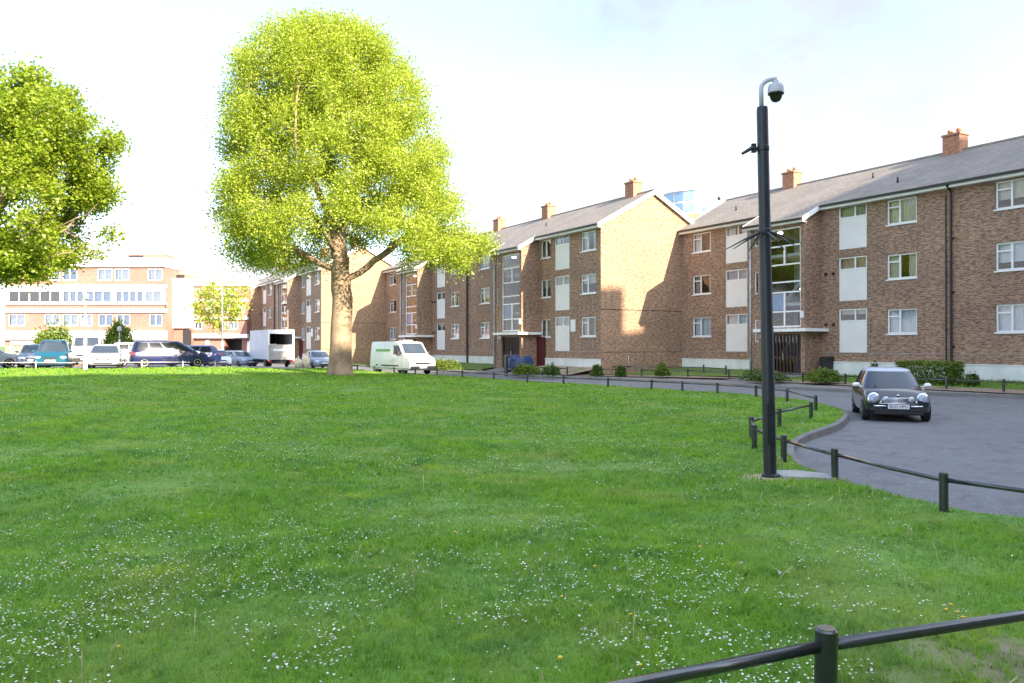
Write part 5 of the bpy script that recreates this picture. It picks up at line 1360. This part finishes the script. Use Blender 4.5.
# ------------------------------------------------------------------ grass on the lawn
def wedge(n, y0, y1, rng):
    u = rng.uniform(0, 1, n); y = np.sqrt(y0 * y0 + (y1 * y1 - y0 * y0) * u)
    x = rng.uniform(-1, 1, n) * (y * .68 + 3.2); return x, y
LP = [(p[0], p[1]) for p in lawn_poly]
def blades(n, y0, y1, rng, seg2):
    y = np.exp(rng.uniform(np.log(y0), np.log(y1), n)); x = rng.uniform(-1, 1, n) * (y * .68 + 3.2)
    ok = in_poly(x, y, LP)
    bare = ((x - 2.75) ** 2 + (y - 4.1) ** 2) < (.60 + .30 * np.sin(x * 9) * np.cos(y * 7)) ** 2
    ok &= ~(bare & (rng.uniform(0, 1, n) < .72))
    ok &= ~(((x - 3.515) ** 2 + (y - 10.85) ** 2) < .27 ** 2) & ~in_poly(x, y, pad)
    x, y = x[ok], y[ok]; n = len(x); z = lawn_h_np(x, y) - .012
    # clumps: height and lean vary over the ground
    cl = np.array([noise.noise(Vector((a * .55, b * .55, 0))) + .6 * noise.noise(Vector((a * 2.1, b * 2.1, 4))) + .4 * noise.noise(Vector((a * 6, b * 6, 8))) for a, b in zip(x, y)])
    hgt = .050 + .0006 * y; wid = np.maximum(.0045, .00105 * y)
    h = hgt * np.clip(1 + .75 * cl, .3, 2.2) * rng.uniform(.5, 1.3, n); th = rng.uniform(0, 2 * np.pi, n)
    ln = rng.uniform(.15, .95, n) * h; wv = wid * rng.uniform(.7, 1.3, n)
    dx, dy = np.cos(th), np.sin(th); ph = th + rng.uniform(-.6, .6, n) + np.pi / 2; wx, wy = np.cos(ph) * wv / 2, np.sin(ph) * wv / 2
    weed = (rng.random(n) < np.where(cl > .25, .16, .03)); wv = np.where(weed, wv * 3.2, wv); h = np.where(weed, h * .8, h); ln = np.where(weed, h * 1.3, ln); wx, wy = np.cos(ph) * wv / 2, np.sin(ph) * wv / 2
    tint = np.clip(.5 - .25 * weed + .4 * cl + rng.normal(0, .22, n), 0, 1)
    if seg2:
        co = np.stack([np.stack([x - wx, y - wy, z], 1), np.stack([x + wx, y + wy, z], 1),
                       np.stack([x - wx * .8 + dx * ln * .35, y - wy * .8 + dy * ln * .35, z + h * .6], 1), np.stack([x + wx * .8 + dx * ln * .35, y + wy * .8 + dy * ln * .35, z + h * .6], 1),
                       np.stack([x + dx * ln, y + dy * ln, z + h * .93], 1)], 1).reshape(-1, 3)
        lo = ((np.arange(n) * 5)[:, None] + np.array([[0, 1, 3, 2, 2, 3, 4]])).ravel()
        st = ((np.arange(n) * 7)[:, None] + np.array([[0, 4]])).ravel(); k = 5
    else:
        co = np.stack([np.stack([x - wx, y - wy, z], 1), np.stack([x + wx, y + wy, z], 1), np.stack([x + dx * ln, y + dy * ln, z + h], 1)], 1).reshape(-1, 3)
        lo = np.arange(n * 3); st = np.arange(n) * 3; k = 3
    return co, lo, st, np.repeat(tint, k)
RATE = 240000
parts = [blades(int(RATE * math.log(64 / 2.2)), 2.2, 64, RNG, True)]
CO = []; LO = []; ST = []; TI = []; vo = lo_ = 0
for co, lo, st, ti in parts:
    CO.append(co); LO.append(lo + vo); ST.append(st + lo_); TI.append(ti); vo += len(co); lo_ += len(lo)
me = np_mesh('grass', np.concatenate(CO), np.concatenate(LO), np.concatenate(ST), [M['blade']], tint=np.concatenate(TI))
g = bpy.data.objects.new('grass', me); COL.objects.link(g); tag(g, 'short mown green grass growing all over the lawn', 'grass', kind='stuff')

# verge tufts along the kerb edge, by the posts and under the flats
def tufts(n, pts_fn, hgt, wid):
    x, y, z = pts_fn(n); h = hgt * RNG.uniform(.5, 1.2, len(x)); th = RNG.uniform(0, 6.283, len(x)); ln = h * RNG.uniform(.2, .9, len(x))
    wx, wy = -np.sin(th) * wid / 2, np.cos(th) * wid / 2
    co = np.stack([np.stack([x - wx, y - wy, z], 1), np.stack([x + wx, y + wy, z], 1), np.stack([x + np.cos(th) * ln, y + np.sin(th) * ln, z + h], 1)], 1).reshape(-1, 3)
    return co
def vpts(n):
    u = RNG.uniform(-14, 16, n); o = RNG.uniform(.1, 3.35, n); ok = ~((u > 5.3) & (u < 7.9)) & ~((u > 5) & (u < 9.6) & (o < 1.5)); u, o = u[ok], o[ok]
    x = P0.x + D.x * u + N.x * o; y = P0.y + D.y * u + N.y * o
    return x, y, .19 + .2 * npS(1 - o / 3.6)
co = tufts(9000, vpts, .11, .03)
me = np_mesh('verge_grass', co, np.arange(len(co)), np.arange(len(co) // 3) * 3, [M['blade']], tint=np.repeat(RNG.uniform(.2, 1, len(co) // 3), 3))
o = bpy.data.objects.new('verge_grass', me); COL.objects.link(o); tag(o, 'longer grass on the strip below the brick flats', 'grass', kind='stuff')

# dry seed stalks
n = 1100; x, y = wedge(n, 2.8, 13, RNG); ok = in_poly(x, y, LP) & (x > -3 - y * .1); x, y = x[ok], y[ok]; n = len(x); z = lawn_h_np(x, y)
cl = np.array([noise.noise(Vector((a * .8, b * .8, 9))) for a, b in zip(x, y)]); ok = cl > .0; x, y, z = x[ok], y[ok], z[ok]; n = len(x)
mb = MB()
for a, b, c in zip(x, y, z):
    h = random.uniform(.10, .22); lx, ly = random.gauss(0, .03), random.gauss(0, .03); k = random.uniform(.0016, .0028) * (1 + b * .03)
    mb.tube([(a, b, c), (a + lx * .5, b + ly * .5, c + h * .6), (a + lx, b + ly, c + h * .85), (a + lx * 1.15, b + ly * 1.15, c + h)], [k, k, k * 2.0, k * .6], 3, caps=False)
tag(mb.obj('seed_stalk_grass', M['straw']), 'thin straw-coloured seed stalks standing out of the lawn', 'grass', kind='stuff')

# daisies in drifts
def daisy_field(n):
    m = n * 8; y = np.exp(RNG.uniform(np.log(2.8), np.log(40), m)); x = RNG.uniform(-1, 1, m) * (y * .68 + 2.0)
    d = np.array([.7 * noise.noise(Vector((a * .30 + 3, b * .26, 1))) + .8 * noise.noise(Vector((a * 1.3, b * 1.1, 7))) + .75 * noise.noise(Vector((a * 3.6, b * 3.0, 3))) for a, b in zip(x, y)])
    fav = .43 - .20 * npS((y - 6) / 6) - .30 * npS((-x + .5) / 3) * npS((11 - y) / 4) - .14 * npS((3 - x) / 3) * npS((20 - y) / 8)
    ok = (d > fav + RNG.normal(0, .12, m)) & in_poly(x, y, LP) & (((x - 2.75) ** 2 + (y - 4.1) ** 2) > .6); x, y = x[ok], y[ok]
    i = RNG.permutation(len(x))[:n]; return x[i], y[i]
x, y = daisy_field(20000); z = lawn_h_np(x, y) + RNG.uniform(.035, .065, len(x))
CO = []; LO = []; ST = []; MI = []; v = 0; l = 0; K = 8
for a, b, c in zip(x, y, z):
    r_ = random.uniform(.0048, .0080) * (1 + max(0, b - 8) * .05); pass
    tx, ty = random.gauss(0, .28), random.gauss(-.15, .28)
    for k in range(K):
        an = 6.2832 * k / K + .3; rr_ = r_ * (1 if k % 2 == 0 else .86); dx, dy = rr_ * math.cos(an), rr_ * math.sin(an); CO.append((a + dx, b + dy, c + dx * tx + dy * ty))
    LO += list(range(v, v + K)); ST.append(l); MI.append(0); v += K; l += K
    for k in range(5):
        an = 6.2832 * k / 5; dx, dy = r_ * .34 * math.cos(an), r_ * .34 * math.sin(an); CO.append((a + dx, b + dy, c + .0025 + dx * tx + dy * ty))
    LO += list(range(v, v + 5)); ST.append(l); MI.append(1); v += 5; l += 5
    CO += [(a - .0012, b, c - .06), (a + .0012, b, c - .06), (a, b, c - .001)]; LO += [v, v + 1, v + 2]; ST.append(l); MI.append(2); v += 3; l += 3
me = np_mesh('daisy_ground_cover', CO, LO, ST, [M['petal'], M['pollen'], M['stem_green']], MI)
o = bpy.data.objects.new('daisy_ground_cover', me); COL.objects.link(o); tag(o, 'drifts of tiny white daisies over the lawn', 'daisies', kind='stuff')

# dandelions: yellow heads and grey seed clocks
def dand(kind):
    m_ = MB()
    if kind == 'yellow':
        m_.tube([(0, 0, 0), (.006, 0, .055)], .0022, 5, caps=False); m_.cur = 1; o0 = len(m_.f); m_.lathe([(.006, .052), (.020, .062), (.021, .067), (.010, .072)], 10, (.006, 0, 0)); m_.mi[o0:] = [1] * (len(m_.f) - o0)
    else:
        m_.tube([(0, 0, 0), (.004, .01, .11)], .0018, 5, caps=False); m_.cur = 1; o0 = len(m_.f); blob(m_, (.004, .01, .125), (.019, .019, .018), 8, 6)
    me = m_.mesh('dandelion', [M['stem_green'], M['pollen'] if kind == 'yellow' else M['clock']], smooth=True); return me
my, mc = dand('yellow'), dand('clock')
ys = [(950, 598), (955, 605), (945, 603), (962, 612), (630, 609), (562, 590), (120, 640), (808, 520), (640, 660), (832, 585), (800, 680), (595, 560), (455, 525), (700, 540), (380, 560), (560, 655)]
cs_ = [(273, 660), (648, 641), (540, 581), (585, 630), (460, 618), (530, 543), (615, 570), (723, 640), (870, 560), (780, 575),]
for kind, me, lst in (('yellow', my, ys), ('clock', mc, cs_)):
    for px, py in lst:
        h = 1.66; yy_ = 800 * h / (py - 345.5 + 12); xx = at_px(px, yy_); yy_ = 800 * (EYE - lawn_h(xx, yy_)) / (py - 345.5 + 12); xx = at_px(px, yy_)
        o = bpy.data.objects.new('dandelion', me); COL.objects.link(o); o.location = (xx, yy_, lawn_h(xx, yy_)); o.rotation_euler = (0, 0, random.uniform(0, 6.28))
        sc_ = random.uniform(.45, .7); o.scale = (sc_, sc_, sc_ * 1.25)
        tag(o, 'yellow dandelion in flower in the lawn grass' if kind == 'yellow' else 'grey dandelion seed clock on a stalk in the lawn', 'dandelion', 'yellow dandelions' if kind == 'yellow' else 'dandelion clocks')

# ------------------------------------------------------------------ light, sky, camera
SUN_EL = 25.4; SUN_DIR = Vector((.64, -.767, 0)).normalized()
w = bpy.data.worlds.new('World'); SC.world = w; w.use_nodes = True; nt = w.node_tree
for n_ in list(nt.nodes): nt.nodes.remove(n_)
out = nt.nodes.new('ShaderNodeOutputWorld'); bg = nt.nodes.new('ShaderNodeBackground'); bg2 = nt.nodes.new('ShaderNodeBackground')
sky = nt.nodes.new('ShaderNodeTexSky'); sky.sky_type = 'NISHITA'; sky.sun_disc = False; sky.sun_elevation = R(SUN_EL); sky.sun_rotation = math.atan2(SUN_DIR.x, SUN_DIR.y)
sky.air_density = 1.0; sky.dust_density = 1.0; sky.ozone_density = 1.0
nt.links.new(sky.outputs[0], bg.inputs[0]); bg.inputs[1].default_value = SKY_S
tc = nt.nodes.new('ShaderNodeTexCoord'); sp = nt.nodes.new('ShaderNodeSeparateXYZ'); nt.links.new(tc.outputs['Generated'], sp.inputs[0])
# thin broken cloud: a plane-projected noise so that it flattens towards the horizon
zz = nt.nodes.new('ShaderNodeMath'); zz.operation = 'ADD'; zz.inputs[1].default_value = .22; nt.links.new(sp.outputs[2], zz.inputs[0])
dv = nt.nodes.new('ShaderNodeVectorMath'); dv.operation = 'DIVIDE'; cmb = nt.nodes.new('ShaderNodeCombineXYZ')
for i in range(3): nt.links.new(zz.outputs[0], cmb.inputs[i])
nt.links.new(tc.outputs['Generated'], dv.inputs[0]); nt.links.new(cmb.outputs[0], dv.inputs[1])
mpn = nt.nodes.new('ShaderNodeMapping'); mpn.inputs['Location'].default_value = CLOUD_LOC; nt.links.new(dv.outputs[0], mpn.inputs[0])
cf = noise_tex(nt, mpn.outputs[0], 1.25, 7, .55, .35)
hz = ramp(nt, sp.outputs[2], .0, .27, .26, -.07)
ad = nt.nodes.new('ShaderNodeMath'); ad.operation = 'ADD'; nt.links.new(cf, ad.inputs[0]); nt.links.new(hz, ad.inputs[1])
cov = ramp(nt, ad.outputs[0], CLOUD_T0, CLOUD_T1, .25, 1); 
cl2 = noise_tex(nt, mpn.outputs[0], 2.3, 5, .5)
ccol = mix_rgb(nt, ramp(nt, cl2, .35, .65), (.80, .86, 1.0), (1.0, .99, .97))
nt.links.new(ccol, bg2.inputs[0]); 
dt = nt.nodes.new('ShaderNodeVectorMath'); dt.operation = 'DOT_PRODUCT'; nt.links.new(tc.outputs['Generated'], dt.inputs[0]); dt.inputs[1].default_value = (SUN_DIR.x * .8, SUN_DIR.y * .8, .6)
glow = ramp(nt, dt.outputs['Value'], -.1, .75, CLOUD_FAR, CLOUD_S)       # cloud is lit brighter towards the sun than away from it
hzb = ramp(nt, sp.outputs[2], .02, .34, .20, 0)
ad2 = nt.nodes.new('ShaderNodeMath'); ad2.operation = 'ADD'; nt.links.new(glow, ad2.inputs[0]); nt.links.new(hzb, ad2.inputs[1]); nt.links.new(ad2.outputs[0], bg2.inputs[1])
mx = nt.nodes.new('ShaderNodeMixShader'); nt.links.new(cov, mx.inputs[0]); nt.links.new(bg.outputs[0], mx.inputs[1]); nt.links.new(bg2.outputs[0], mx.inputs[2]); nt.links.new(mx.outputs[0], out.inputs[0])

sl = bpy.data.lights.new('sun', 'SUN'); sl.energy = SUN_E; sl.angle = R(.53); sl.color = (1.0, .84, .64)
so = bpy.data.objects.new('sun', sl); COL.objects.link(so); so.location = (40, -50, 60)
ld = Vector((-SUN_DIR.x * math.cos(R(SUN_EL)), -SUN_DIR.y * math.cos(R(SUN_EL)), -math.sin(R(SUN_EL)))); so.rotation_euler = ld.to_track_quat('-Z', 'Y').to_euler()

cd = bpy.data.cameras.new('camera'); co_ = bpy.data.objects.new('camera', cd); COL.objects.link(co_)
cd.sensor_width = 36; cd.lens = 36 * 800 / 1024; cd.clip_start = .1; cd.clip_end = 5000
co_.location = (0, 0, EYE); co_.rotation_euler = (R(90) + math.atan(4 / 800), 0, 0); SC.camera = co_
vs_ = SC.view_settings; vs_.view_transform = 'Standard'; vs_.look = 'None'; vs_.gamma = 1; vs_.use_curve_mapping = False; vs_.exposure = EXPO
SC.display_settings.display_device = 'sRGB'
SC.cycles.max_bounces = 6; SC.cycles.diffuse_bounces = 3; SC.cycles.glossy_bounces = 3; SC.cycles.transparent_max_bounces = 12; SC.cycles.transmission_bounces = 4
SC.cycles.use_denoising = True
